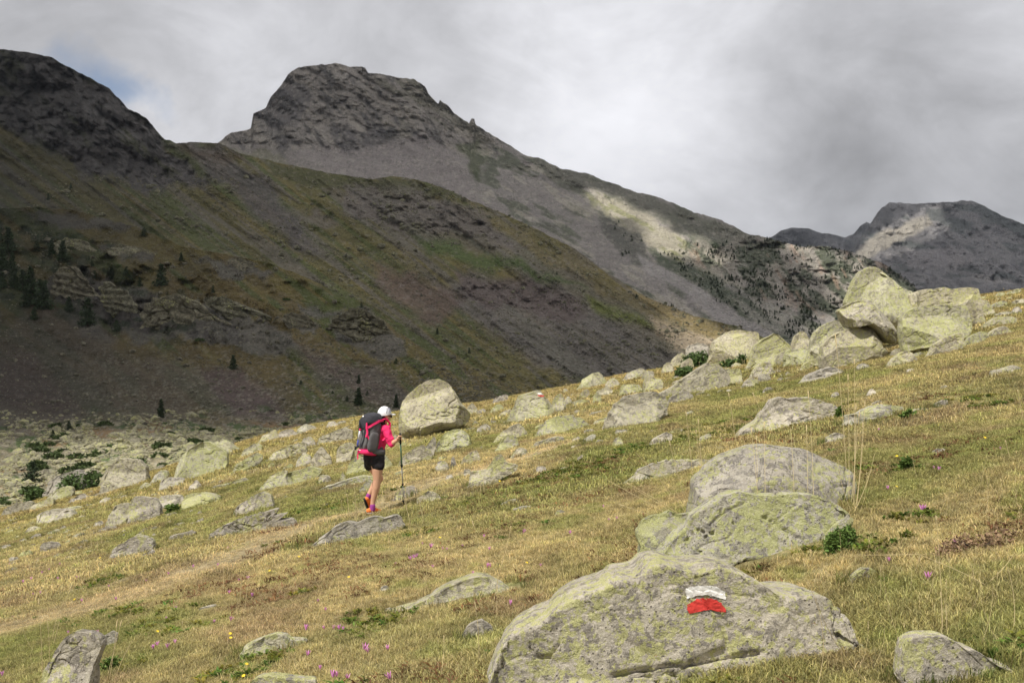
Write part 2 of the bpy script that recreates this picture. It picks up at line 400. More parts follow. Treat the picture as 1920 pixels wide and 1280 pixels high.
# --- B: the long grassy flank with the left cliff
B_CREST = [(-250, 70), (0, 93), (50, 98), (98, 108), (115, 121), (150, 138), (205, 167), (240, 205), (275, 222), (293, 246), (310, 263), (330, 269), (372, 267), (412, 271), (450, 288), (520, 305), (600, 322), (660, 332), (700, 337), (735, 331), (775, 336),
           (830, 352), (880, 376), (950, 403), (1010, 432), (1080, 468), (1150, 520), (1210, 556), (1300, 592), (1380, 612), (1450, 640), (1520, 668), (1600, 700)]
B_DEPTH = [(900, 330), (760, 385), (700, 420), (600, 500), (500, 600), (400, 720), (300, 850), (200, 950), (93, 1030), (40, 1060)]
LCLIFF = [(-300, 60), (100, 95), (300, 240), (345, 290), (400, 345), (330, 340), (290, 362), (160, 330), (80, 275), (-20, 225), (-300, 200)]
def relB(x, y):
    u = (x*.82+y*.57); v = (-x*.57+y*.82)
    r = .022*fbm2(u/260, v/55, 4, 41)+.011*fbm2(u/90, v/11, 4, 42)+.005*fbm2(x/12, y/9, 3, 43)
    cl = sstep(-14, 14, sd_poly(x, y, LCLIFF)); r = r+cl*(.035*ridge2(x/90, y/110, 5, 44)+.014*ridge2(x/18, y/26, 3, 45))
    for p in ([(640, 350), (820, 370), (960, 440), (930, 470), (760, 440), (640, 410)], [(840, 520), (1060, 540), (1120, 600), (1000, 590), (860, 560)]):
        cl = sstep(-14, 14, sd_poly(x, y, p)); r = r+cl*.02*ridge2(x/30, y/24, 4, 46)
    return r
def colB(x, y):
    C = np.tile(np.array((.145, .130, .052)), (len(x), 1))
    full = [(-300, 0), (1700, 0), (1700, 1000), (-300, 1000)]
    n = fbm2(x/120, y/80, 4, 47); m = sstep(-.2, .4, n)[:, None]; C = C*(1-.5*m)+np.array((.125, .112, .045))*.5*m
    paint(C, x, y, full, (.185, .155, .058), streak=(36, 320, 13, -.02, .3), amt=.85, seed=40)
    paint(C, x, y, full, (.10, .118, .04), streak=(38, 260, 13, .05, .32), amt=.85, seed=41)
    paint(C, x, y, full, (.15, .135, .115), streak=(39, 260, 11, .12, .3), amt=.7, seed=42)
    # shelf under the peak
    paint(C, x, y, [(500, 300), (640, 320), (700, 335), (780, 335), (860, 370), (800, 370), (700, 360), (580, 350), (520, 330)], (.095, .095, .04), soft=8, warp=14, seed=43)
    # grey-violet slopes on the right flank
    paint(C, x, y, [(660, 350), (800, 355), (960, 430), (1100, 500), (1260, 590), (1400, 650), (1500, 700), (1180, 650), (1000, 545), (900, 470), (760, 450), (660, 400)], (.18, .162, .138), soft=16, warp=34, amt=.65, seed=44)
    paint(C, x, y, [(830, 520), (1000, 530), (1110, 590), (1260, 660), (1300, 740), (1120, 740), (960, 650), (880, 590)], (.158, .143, .128), soft=12, warp=24, amt=.8, seed=45)
    paint(C, x, y, [(690, 500), (780, 510), (860, 560), (820, 600), (740, 560)], (.165, .115, .10), soft=10, warp=24, amt=.75, seed=46)
    paint(C, x, y, [(850, 515), (1000, 525), (1110, 580), (1060, 600), (940, 580), (860, 545)], (.13, .10, .092), soft=8, warp=20, amt=.8, seed=47)
    paint(C, x, y, [(780, 440), (880, 470), (1030, 510), (1100, 540), (1010, 522), (900, 500), (800, 470)], (.085, .12, .035), soft=9, warp=22, amt=.9, seed=48)
    paint(C, x, y, [(880, 390), (1000, 430), (1100, 500), (1290, 600), (1400, 660), (1290, 640), (1120, 545), (980, 460)], (.19, .155, .06), soft=8, warp=20, amt=.6, seed=49)
    paint(C, x, y, [(1100, 555), (1200, 590), (1260, 625), (1210, 612), (1110, 580)], (.15, .17, .045), soft=7, warp=12, amt=.9, seed=50)
    paint(C, x, y, [(1215, 600), (1400, 650), (1420, 700), (1280, 660), (1230, 630)], (.36, .29, .20), soft=8, warp=12, amt=.85, seed=51)
    paint(C, x, y, [(1180, 545), (1330, 590), (1430, 640), (1500, 690), (1380, 650), (1240, 590)], (.29, .225, .10), soft=6, warp=14, amt=.75, seed=52)
    # cliffs
    paint(C, x, y, LCLIFF, (.115, .105, .10), soft=8, warp=26, wl=40, seed=53)
    paint(C, x, y, LCLIFF, (.085, .09, .04), soft=8, warp=26, wl=40, seed=54, streak=(35, 70, 26, .15, .4), amt=.75)
    paint(C, x, y, LCLIFF, (.045, .042, .04), soft=8, warp=20, wl=30, seed=55, streak=(70, 60, 14, .1, .4), amt=.75)
    paint(C, x, y, LCLIFF, (.21, .20, .19), soft=8, warp=20, wl=30, seed=56, streak=(50, 40, 12, .2, .42), amt=.6)
    paint(C, x, y, [(330, 268), (420, 272), (500, 330), (540, 400), (600, 470), (560, 470), (470, 400), (400, 340)], (.125, .112, .108), soft=10, warp=30, amt=.85, seed=57)
    paint(C, x, y, [(330, 268), (470, 290), (420, 310)], (.125, .09, .06), soft=10, warp=16, amt=.6, seed=58)
    for i, p in enumerate([[(640, 350), (800, 370), (900, 400), (990, 465), (900, 450), (800, 430), (700, 430), (640, 400)], [(560, 385), (600, 395), (640, 420), (620, 430), (570, 405)], [(760, 700), (860, 720), (900, 750), (800, 745)]]):
        paint(C, x, y, p, (.19, .165, .152), soft=6, warp=24, wl=30, amt=.6, seed=60+i); paint(C, x, y, p, (.06, .055, .05), soft=6, warp=20, wl=20, amt=.6, seed=70+i, streak=(20, 40, 14, .15, .4))
    sp = sstep(.35, .6, n2(x/4.2, y/3, 48)*.7+n2(x/8, y/6, 49)*.45)*.30; C = C*(1-sp[:, None])+np.array((.27, .245, .22))*sp[:, None]
    return C*(.36+.66*sstep(-50, 640, x))[:, None]  # deeper shade of the left flank put into the albedo
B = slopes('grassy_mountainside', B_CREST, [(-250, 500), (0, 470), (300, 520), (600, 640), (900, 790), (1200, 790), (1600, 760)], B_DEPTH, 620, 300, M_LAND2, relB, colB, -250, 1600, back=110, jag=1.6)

# --- C: the big peak and its right-hand ridge
C_CREST = [(360, 300), (412, 268), (432, 250), (470, 243), (475, 213), (498, 204), (508, 182), (527, 160), (540, 140), (560, 127), (600, 123), (630, 119), (655, 127), (668, 125), (685, 128), (690, 137), (720, 141), (752, 148), (775, 148), (797, 163),
           (803, 177), (822, 196), (824, 188), (840, 198), (850, 213), (880, 232), (883, 222), (889, 224), (892, 236), (925, 255), (960, 275), (985, 292), (1015, 298), (1050, 316), (1105, 327), (1135, 340), (1190, 360), (1230, 368), (1300, 398), (1350, 412), (1400, 438),
           (1440, 446), (1470, 455), (1500, 463), (1540, 461), (1580, 468), (1620, 482), (1660, 497), (1700, 525), (1722, 545), (1760, 575), (1850, 640)]
C_DEPTH = [(760, 700), (680, 790), (600, 900), (540, 1010), (460, 1180), (400, 1330), (330, 1520), (270, 1680), (200, 1800), (119, 1920), (80, 1960)]
PEAK = [(420, 262), (480, 210), (540, 125), (640, 105), (800, 140), (900, 240), (960, 290), (880, 290), (780, 275), (700, 285), (640, 300), (540, 285), (430, 282)]
RIDGE = [(1290, 460), (1440, 450), (1560, 455), (1680, 490), (1780, 600), (1700, 640), (1560, 600), (1440, 560), (1300, 490)]
def relC(x, y):
    u = (x*.85+y*.53); v = (-x*.53+y*.85)
    r = .014*fbm2(u/200, v/70, 4, 81)+.004*fbm2(x/9, y/7, 3, 82)
    pk = sstep(-14, 14, sd_poly(x, y, PEAK)); r = r+pk*(.022*ridge2(u/90, v/42, 6, 83)+.005*ridge2(x/12, y/11, 3, 84))
    rg = sstep(-14, 14, sd_poly(x, y, RIDGE)); r = r+rg*(.035*ridge2(x/60, y/70, 5, 85)+.012*ridge2(x/16, y/14, 3, 86))
    up = sstep(30, 0, np.abs(y-np.interp(x, [960, 1450], [310, 470])))*sstep(900, 1000, x); r = r+up*.02*ridge2(x/40, y/30, 4, 87)
    return r
def colC(x, y):
    C = np.tile(np.array((.235, .215, .20)), (len(x), 1))
    n = fbm2(x/60, y/45, 4, 88)
    paint(C, x, y, [(380, 250), (560, 270), (620, 300), (640, 340), (500, 330), (400, 300)], (.15, .145, .09), soft=10, warp=30, amt=.7, seed=80)
    paint(C, x, y, PEAK, (.22, .20, .18), soft=5, warp=16, wl=26, seed=81)
    paint(C, x, y, PEAK, (.125, .12, .085), soft=5, warp=20, wl=30, seed=82, streak=(35, 110, 22, .0, .3), amt=.7)
    paint(C, x, y, PEAK, (.085, .080, .078), soft=4, warp=24, wl=26, seed=83, streak=(58, 70, 16, .05, .3), amt=.85)
    paint(C, x, y, PEAK, (.30, .27, .23), soft=4, warp=20, wl=26, seed=84, streak=(35, 50, 10, .15, .4), amt=.6)
    for i, p in enumerate([[(500, 170), (560, 150), (580, 180), (560, 230), (500, 240), (480, 220)], [(620, 240), (740, 240), (800, 285), (700, 300), (640, 280)], [(510, 260), (540, 265), (535, 300), (515, 285)]]):
        paint(C, x, y, p, (.085, .08, .082), soft=6, warp=16, wl=24, amt=.7, seed=90+i)
    # scree apron, smooth and grey
    paint(C, x, y, [(540, 285), (700, 275), (800, 250), (860, 290), (880, 330), (900, 380), (1000, 420), (1100, 500), (1000, 440), (880, 380), (760, 345), (540, 330)], (.235, .21, .20), soft=8, warp=12, amt=.85, seed=94)
    paint(C, x, y, [(855, 275), (900, 262), (920, 290), (905, 330), (895, 345), (880, 310)], (.085, .095, .05), soft=4, warp=12, wl=20, amt=.9, seed=95)
    # knolls and broken turf on the ridge
    full = [(900, 240), (1300, 380), (1800, 480), (1800, 700), (1300, 640), (900, 400)]
    paint(C, x, y, full, (.075, .09, .05), soft=14, warp=20, wl=24, amt=.75, seed=96, streak=(28, 60, 16, .05, .3))
    paint(C, x, y, full, (.36, .33, .27), soft=14, warp=20, wl=24, amt=.6, seed=97, streak=(30, 46, 10, .15, .35))
    paint(C, x, y, [(1100, 355), (1180, 370), (1260, 430), (1350, 480), (1330, 520), (1230, 470), (1160, 440), (1120, 390)], (.30, .275, .21), soft=7, warp=16, wl=24, amt=.85, seed=98)
    paint(C, x, y, [(1100, 355), (1350, 470), (1330, 520), (1120, 390)], (.17, .18, .06), soft=7, warp=16, wl=24, amt=.6, seed=99, streak=(30, 40, 10, .15, .3))
    paint(C, x, y, [(990, 300), (1110, 325), (1300, 395), (1440, 445), (1360, 470), (1240, 420), (1130, 370), (1040, 345)], (.13, .13, .10), soft=6, warp=16, wl=24, amt=.8, seed=100)
    paint(C, x, y, [(1120, 390), (1180, 430), (1230, 490), (1190, 500), (1130, 440)], (.10, .10, .085), soft=5, warp=14, wl=20, amt=.85, seed=101)
    paint(C, x, y, RIDGE, (.27, .245, .205), soft=8, warp=16, wl=30, amt=.75, seed=102)
    paint(C, x, y, RIDGE, (.05, .065, .035), soft=8, warp=20, wl=24, amt=.85, seed=103, streak=(42, 46, 18, .0, .22))
    paint(C, x, y, RIDGE, (.34, .23, .17), soft=8, warp=20, wl=24, amt=.5, seed=104, streak=(60, 40, 12, .2, .4))
    paint(C, x, y, [(1230, 480), (1300, 500), (1450, 580), (1560, 650), (1500, 650), (1330, 560), (1230, 500)], (.05, .07, .035), soft=8, warp=12, amt=.8, seed=105)
    paint(C, x, y, [(1195, 475), (1240, 500), (1330, 555), (1470, 640), (1540, 690), (1400, 650), (1290, 560), (1210, 510)], (.29, .268, .255), soft=4, warp=8, amt=.95, seed=106)
    paint(C, x, y, [(1400, 555), (1440, 565), (1560, 640), (1530, 640), (1450, 600)], (.30, .28, .24), soft=3, warp=6, amt=.9, seed=107)
    paint(C, x, y, [(1370, 560), (1400, 570), (1530, 650), (1500, 650), (1400, 590)], (.33, .31, .27), soft=3, warp=6, amt=.5, seed=108)
    sp = sstep(.3, .55, n2(x/3.4, y/2.6, 89)*.7+n2(x/7, y/6, 90)*.5)*.30; C = C*(1-sp[:, None])+np.array((.38, .35, .30))*sp[:, None]
    sp = sstep(.3, .55, n2(x/3.0, y/2.8, 91)*.7+n2(x/6, y/6, 92)*.5)*.30; C = C*(1-sp[:, None])+np.array((.08, .08, .07))*sp[:, None]
    return C*1.12
Cm = slopes('rocky_peak', C_CREST, [(300, 420), (800, 480), (1100, 620), (1300, 720), (1900, 720)], C_DEPTH, 640, 280, M_LAND3, relC, colC, 330, 1850, back=260, jag=1.7)

# --- E: far mountains on the right
E_CREST = [(1400, 480), (1440, 470), (1500, 470), (1560, 500), (1600, 480), (1612, 450), (1622, 432), (1637, 418), (1645, 400), (1652, 392), (1668, 380), (1690, 381), (1712, 383), (1740, 381), (1795, 379), (1800, 376), (1822, 377), (1840, 384), (1880, 405), (1920, 421), (2000, 450), (2100, 470)]
E1_CREST = [(1380, 470), (1430, 450), (1448, 444), (1465, 432), (1485, 427), (1515, 428), (1540, 437), (1560, 439), (1585, 445), (1600, 440), (1612, 425), (1625, 416), (1640, 424), (1700, 440), (1800, 460)]
def relE(x, y):
    return .040*ridge2(x/60, y/70, 6, 111)+.010*fbm2(x/10, y/9, 3, 112)
def colE(x, y):
    C = np.tile(np.array((.20, .19, .19)), (len(x), 1))
    full = [(1300, 300), (2200, 300), (2200, 700), (1300, 700)]
    paint(C, x, y, full, (.09, .088, .09), streak=(30, 80, 20, .0, .3), amt=.7, seed=110)
    paint(C, x, y, full, (.055, .07, .06), streak=(10, 50, 14, .1, .3), amt=.6, seed=111)
    paint(C, x, y, [(1600, 480), (1640, 440), (1700, 420), (1740, 400), (1745, 420), (1700, 450), (1650, 470), (1620, 490)], (.33, .30, .25), soft=5, warp=8, wl=20, amt=.9, seed=112)
    paint(C, x, y, [(1700, 470), (1780, 460), (1830, 480), (1810, 500), (1760, 505), (1700, 500)], (.26, .24, .24), soft=4, warp=8, wl=20, amt=.85, seed=113)
    paint(C, x, y, [(1815, 515), (1850, 515), (1890, 520), (1905, 535), (1860, 530), (1830, 528)], (.30, .28, .27), soft=3, warp=5, wl=20, amt=.9, seed=114)
    paint(C, x, y, [(1850, 430), (1880, 460), (1900, 480), (1880, 470)], (.28, .26, .25), soft=3, warp=5, wl=20, amt=.7, seed=115)
    return C
E1 = slopes('hazy_far_hill', E1_CREST, [(1300, 560), (1900, 560)], [(600, 4600), (500, 5200), (440, 5700), (400, 6000)], 200, 60, M_LAND4, relE, lambda x, y: colE(x, y)*.85, 1370, 1800, back=600, jag=.8)
E2 = slopes('far_mountain', E_CREST, [(1300, 650), (2200, 650)], [(660, 2300), (600, 2700), (540, 3100), (480, 3600), (420, 4100), (370, 4500)], 320, 150, M_LAND4, relE, colE, 1395, 2100, back=500, jag=1.1)

# the valley bottom, one sheet running out under everything to the horizon
def build_valley():
    xs = np.concatenate([-np.geomspace(5000, 60, 50), np.linspace(-55, 55, 12), np.geomspace(60, 5000, 50)]); ys = np.concatenate([np.linspace(-5000, 0, 14), np.geomspace(40, 7200, 60)])
    Y, X = np.meshgrid(ys, xs, indexing='ij')
    Z = -34 - .028*np.clip(Y, 0, 1200) + 4*fbm2(X/300, Y/300, 3, 120) - 30*sstep(0, 500, np.abs(X))
    V = np.stack([X, Y, Z], -1).reshape(-1, 3)
    me = mesh_np('valley_floor', V, grid_faces(len(ys), len(xs)), M_LAND3); set_col(me, np.tile(np.array((.15, .13, .06)), (len(V), 1)))
    tag(link('valley_floor', me), kind='structure')
build_valley()

# ------------------------------------------------------------------ unseen cloud bank overhead, its gaps shaped to put sun on chosen slopes
LIT = {
 'A': [[(-60, 800), (120, 812), (330, 810), (520, 805), (640, 800), (640, 1100), (260, 1100), (190, 920), (110, 868), (40, 848), (-60, 835)]],
 'B': [[(1195, 588), (1320, 575), (1500, 620), (1580, 700), (1330, 730), (1250, 655)]],
 'C': [[(1075, 340), (1120, 355), (1200, 385), (1280, 425), (1360, 462), (1400, 500), (1300, 505), (1220, 490), (1160, 450), (1110, 410), (1075, 370)], [(1440, 430), (1600, 430), (1760, 500), (1840, 580), (1760, 680), (1600, 680), (1500, 620), (1530, 545), (1470, 510)]],
 'E': [[(1575, 510), (1615, 450), (1680, 408), (1770, 380), (1785, 425), (1720, 462), (1660, 485), (1620, 515)]],
}
def build_cloud():
    H = 2200.0; st = 24.0
    xs = np.arange(-2700, 3100, st); ys = np.arange(-1900, 5400, st)
    trees = []
    for key, G in (('M', None), ('A', A), ('B', B), ('C', Cm), ('E', E2)):
        if key == 'M':
            g = MEADOW_V.reshape(584, 520, 3)[::8, ::8]
        else:
            g = G[0][::4, ::4]
        g = g[np.arange(g.shape[0])][:, :]
        nr, nc = g.shape[:2]
        trees.append((key, BVHTree.FromPolygons([tuple(v) for v in g.reshape(-1, 3).tolist()], grid_faces(nr, nc).tolist())))
    Yg, Xg = np.meshgrid(ys, xs, indexing='ij')
    f = np.full(Xg.shape, 1.0)
    noise = fbm2(Xg/260, Yg/260, 4, 130)
    d = -SUN
    HP = {}
    for i in range(len(ys)):
        for j in range(len(xs)):
            o = Vector((xs[j], ys[i], H)); best = None
            for key, tr in trees:
                h = tr.ray_cast(o, d)
                if h[0] is not None and (best is None or h[3] < best[0]): best = (h[3], key, h[0])
            if best is None: continue
            HP.setdefault(best[1], []).append((i, j, best[2].x, best[2].y, best[2].z))
    for key, L in HP.items():
        L = np.array(L); ii = L[:, 0].astype(int); jj = L[:, 1].astype(int)
        if key == 'M': f[ii, jj] = -1; continue
        px = L[:, 2]/L[:, 3]*FP+960; py = 640-L[:, 4]/L[:, 3]*FP
        s = np.full(len(L), -999.0)
        for p in LIT[key]: s = np.maximum(s, sd_poly(px, py, p))
        s = s+9*fbm2(px/26, py/26, 3, 137)*(1 if key != 'A' else 0)
        f[ii, jj] = np.clip(-s/10, -1, 1)
    # the whole gap above the meadow, and thin broken cloud behind the camera
    # camera's own spot on the cloud plane:
    ox, oy = SUN.x/SUN.z*H, SUN.y/SUN.z*H
    dd = sd_poly(Xg-ox, Yg-oy, [(-60, -170), (90, -170), (110, 60), (50, 110), (-10, 112), (-60, 128), (-80, 100), (-75, 40)])
    f = np.minimum(f, np.clip(-dd/25, -1, 1))
    beh = sstep(-60, -300, Yg-oy); f = f*(1-beh)+beh*(.15+1.8*noise)
    # coverage -> closed lumpy slab
    m = (f > 0)
    th = np.sqrt(np.clip(f, 0, 1))*(70+60*(noise+.5))
    top = H+th*(1+.5*fbm2(Xg/120, Yg/120, 3, 131)); bot = H-th*.35*(1+.6*fbm2(Xg/90, Yg/90, 3, 132))
    nr, nc = Xg.shape
    keep = (m[:-1, :-1] | m[1:, :-1] | m[:-1, 1:] | m[1:, 1:]).ravel()
    keep = (m[:-1, :-1].astype(int)+m[1:, :-1]+m[:-1, 1:]+m[1:, 1:] >= 2).ravel()
    F = grid_faces(nr, nc)[keep]
    # smooth steps of the rim by sliding border vertices with noise
    jx = 9*n2(Xg/37, Yg/37, 133); jy = 9*n2(Xg/37+50, Yg/37, 134)
    Vt = np.stack([Xg+jx, Yg+jy, top], -1).reshape(-1, 3); Vb = np.stack([Xg+jx, Yg+jy, np.minimum(bot, top-4)], -1).reshape(-1, 3)
    n = nr*nc
    Fb = F[:, ::-1]+n
    # side walls along border edges
    E = np.concatenate([F[:, [0, 1]], F[:, [1, 2]], F[:, [2, 3]], F[:, [3, 0]]]); key = np.sort(E, 1); k = key[:, 0].astype(np.int64)*n+key[:, 1]
    u, idx, cnt = np.unique(k, return_index=True, return_counts=True); E = E[idx[cnt == 1]]
    Sd = np.stack([E[:, 1], E[:, 0], E[:, 0]+n, E[:, 1]+n], 1)
    Fall = np.concatenate([F, Fb, Sd]); V = np.concatenate([Vt, Vb])
    used = np.unique(Fall); rm = np.full(len(V), -1); rm[used] = np.arange(len(used))
    V = V[used]; Fall = rm[Fall]
    # density: thicker on the left, to darken the mountainside below
    gx, gy = V[:, 0]-ox, V[:, 1]-oy
    dens = np.clip(.5-.5*fbm2(gx/700, gy/700, 3, 135)+.9*sstep(150, -350, gx-.15*gy)*sstep(1400, 200, gy), 0, 1)
    s = NT('cloud'); t = s.attr('Col')
    s.t.nodes.remove(s.b)
    df = s.N('ShaderNodeBsdfDiffuse'); df.inputs[0].default_value = (.9, .9, .92, 1)
    tr = s.N('ShaderNodeBsdfTranslucent'); tr.inputs[0].default_value = (.93, .935, .95, 1)
    mx = s.N('ShaderNodeMixShader'); s.L(df.outputs[0], mx.inputs[1]); s.L(tr.outputs[0], mx.inputs[2])
    s.L(t, mx.inputs[0]); s.L(mx.outputs[0], s.out.inputs[0])
    me = mesh_np('shade_cloud_bank', V, Fall, s.m); q = (.90-.56*dens)
    set_col(me, np.stack([q, q, q], -1))
    tag(link('shade_cloud_bank', me), kind='structure')
build_cloud()

# ------------------------------------------------------------------ haze
def build_haze():
    s = NT('haze'); s.t.nodes.remove(s.b)
    v = s.N('ShaderNodeVolumePrincipled'); v.inputs['Color'].default_value = (.86, .92, 1.0, 1); v.inputs['Density'].default_value = HAZE
    v.inputs['Anisotropy'].default_value = .2
    s.L(v.outputs[0], s.out.inputs['Volume'])
    V = np.array([(x, y, z) for x in (-5200, 5200) for y in (-5200, 7400) for z in (-330, 760)], float)
    F = np.array([(0, 1, 3, 2), (4, 6, 7, 5), (0, 4, 5, 1), (2, 3, 7, 6), (0, 2, 6, 4), (1, 5, 7, 3)])
    me = mesh_np('haze', V, F, s.m, False)
    tag(link('haze', me), kind='stuff')
HAZE = 0.00006
if HAZE: build_haze()
# ------------------------------------------------------------------ rock material
def m_rock(name, lichen, tone=1.0, warm=0.0, fine=1.0, film=.34, pit=.0):
    s = NT(name)
    rnd = s.N('ShaderNodeObjectInfo').outputs['Random']
    off = s.N('ShaderNodeVectorMath', operation='SCALE'); off.inputs[0].default_value = (91, 57, 33); s.L(rnd, off.inputs['Scale'])
    ad = s.N('ShaderNodeVectorMath', operation='ADD'); s.L(s.tc.outputs['Object'], ad.inputs[0]); s.L(off.outputs[0], ad.inputs[1]); v = ad.outputs[0]
    a = s.noise(2.2*fine, 6, .62, v, .4); b = s.noise(9*fine, 6, .66, v, .3); c = s.noise(34*fine, 5, .7, v); g = s.noise(130*fine, 3, .7, v)
    T = lambda r, gg, bb: (r*tone, gg*tone, bb*tone*(1-.15*warm))
    col = s.mix(s.step(a, .34, .66), T(.285, .262, .222), T(.41, .38, .32))
    col = s.mix(s.math('MULTIPLY', s.step(b, .51, .555), .85), col, T(.175, .162, .145))
    col = s.mix(s.math('MULTIPLY', s.step(c, .52, .62), .75), col, T(.50, .47, .42))
    col = s.mix(s.math('MULTIPLY', s.step(s.math('ADD', c, s.math('MULTIPLY', b, .35)), .78, .84), .8), col, (.10, .09, .08))
    sp = s.voro(26*fine, v); spm = s.math('MULTIPLY', s.step(sp, .26, .16), s.step(s.noise(5*fine, 4, .6, v), .52-pit, .60-pit))
    col = s.mix(s.math('MULTIPLY', spm, .8), col, (.085, .078, .07))
    # yellow-green map lichen in broken crusts
    w = s.noise(1.7*fine, 5, .65, v, .5); l1 = s.noise(15*fine, 6, .72, v, .2)
    lm = s.step(s.math('ADD', s.math('ADD', l1, s.math('MULTIPLY', w, .55)), s.math('MULTIPLY', s.math('SUBTRACT', rnd, .62), .075)), .872-.105*lichen, .886-.105*lichen)
    lm = s.math('MULTIPLY', lm, s.step(c, .30, .46))
    lc = s.mix(s.step(g, .4, .6), (.37, .38, .13), (.50, .50, .24))
    col = s.mix(s.math('MULTIPLY', lm, .8), col, lc)
    # pale grey-green film
    fm = s.step(s.noise(5.5*fine, 5, .7, v, .3), .46, .62)
    col = s.mix(s.math('MULTIPLY', fm, film), col, (.44, .42, .31))
    om = s.math('MULTIPLY', s.step(s.noise(11*fine, 5, .7, v), .66, .70), s.step(c, .45, .55)); col = s.mix(s.math('MULTIPLY', om, .6), col, (.36, .19, .06))
    gr = s.mix(1.0, col, s.ramp(g, (.25, .72), (.75, 1.2)), 'MULTIPLY')
    gr = s.mix(1.0, gr, s.ramp(rnd, (0.0, (.86, .85, .84)), (.5, (1.06, 1.03, .98)), (1.0, (.95, .97, .92))), 'MULTIPLY')
    bl = s.step(s.noise(1.1*fine, 4, .6, v), .56, .66); gr = s.mix(s.math('MULTIPLY', bl, .35), gr, s.mix(1.0, gr, (.60, .57, .54), 'MULTIPLY'))
    h = s.math('ADD', s.math('MULTIPLY', b, .9), s.math('ADD', s.math('MULTIPLY', c, .30), s.math('MULTIPLY', g, .09)))
    h = s.math('SUBTRACT', h, s.math('MULTIPLY', spm, .18))
    return s.done(gr, s.bump(h, .055/fine, 1.0), .92)
MR = {'n': m_rock('lichen_granite', .6, 1.22), 'y': m_rock('lichen_granite_yellow', 1.25), 'p': m_rock('granite_pale', .15, 1.18), 'k': m_rock('lichen_granite_khaki', .72, 1.20, .6, 1.0, .24), 'w': m_rock('stone_white', -1.2, 1.5),
      's': m_rock('valley_stone', .55, .78, 1.0, .35), 'c': m_rock('crag_stone', -.2, .40, 1.0, .16), 'h': m_rock('lichen_granite_near', .85, 1.2, 0.0, 1.5, .12, .06)}

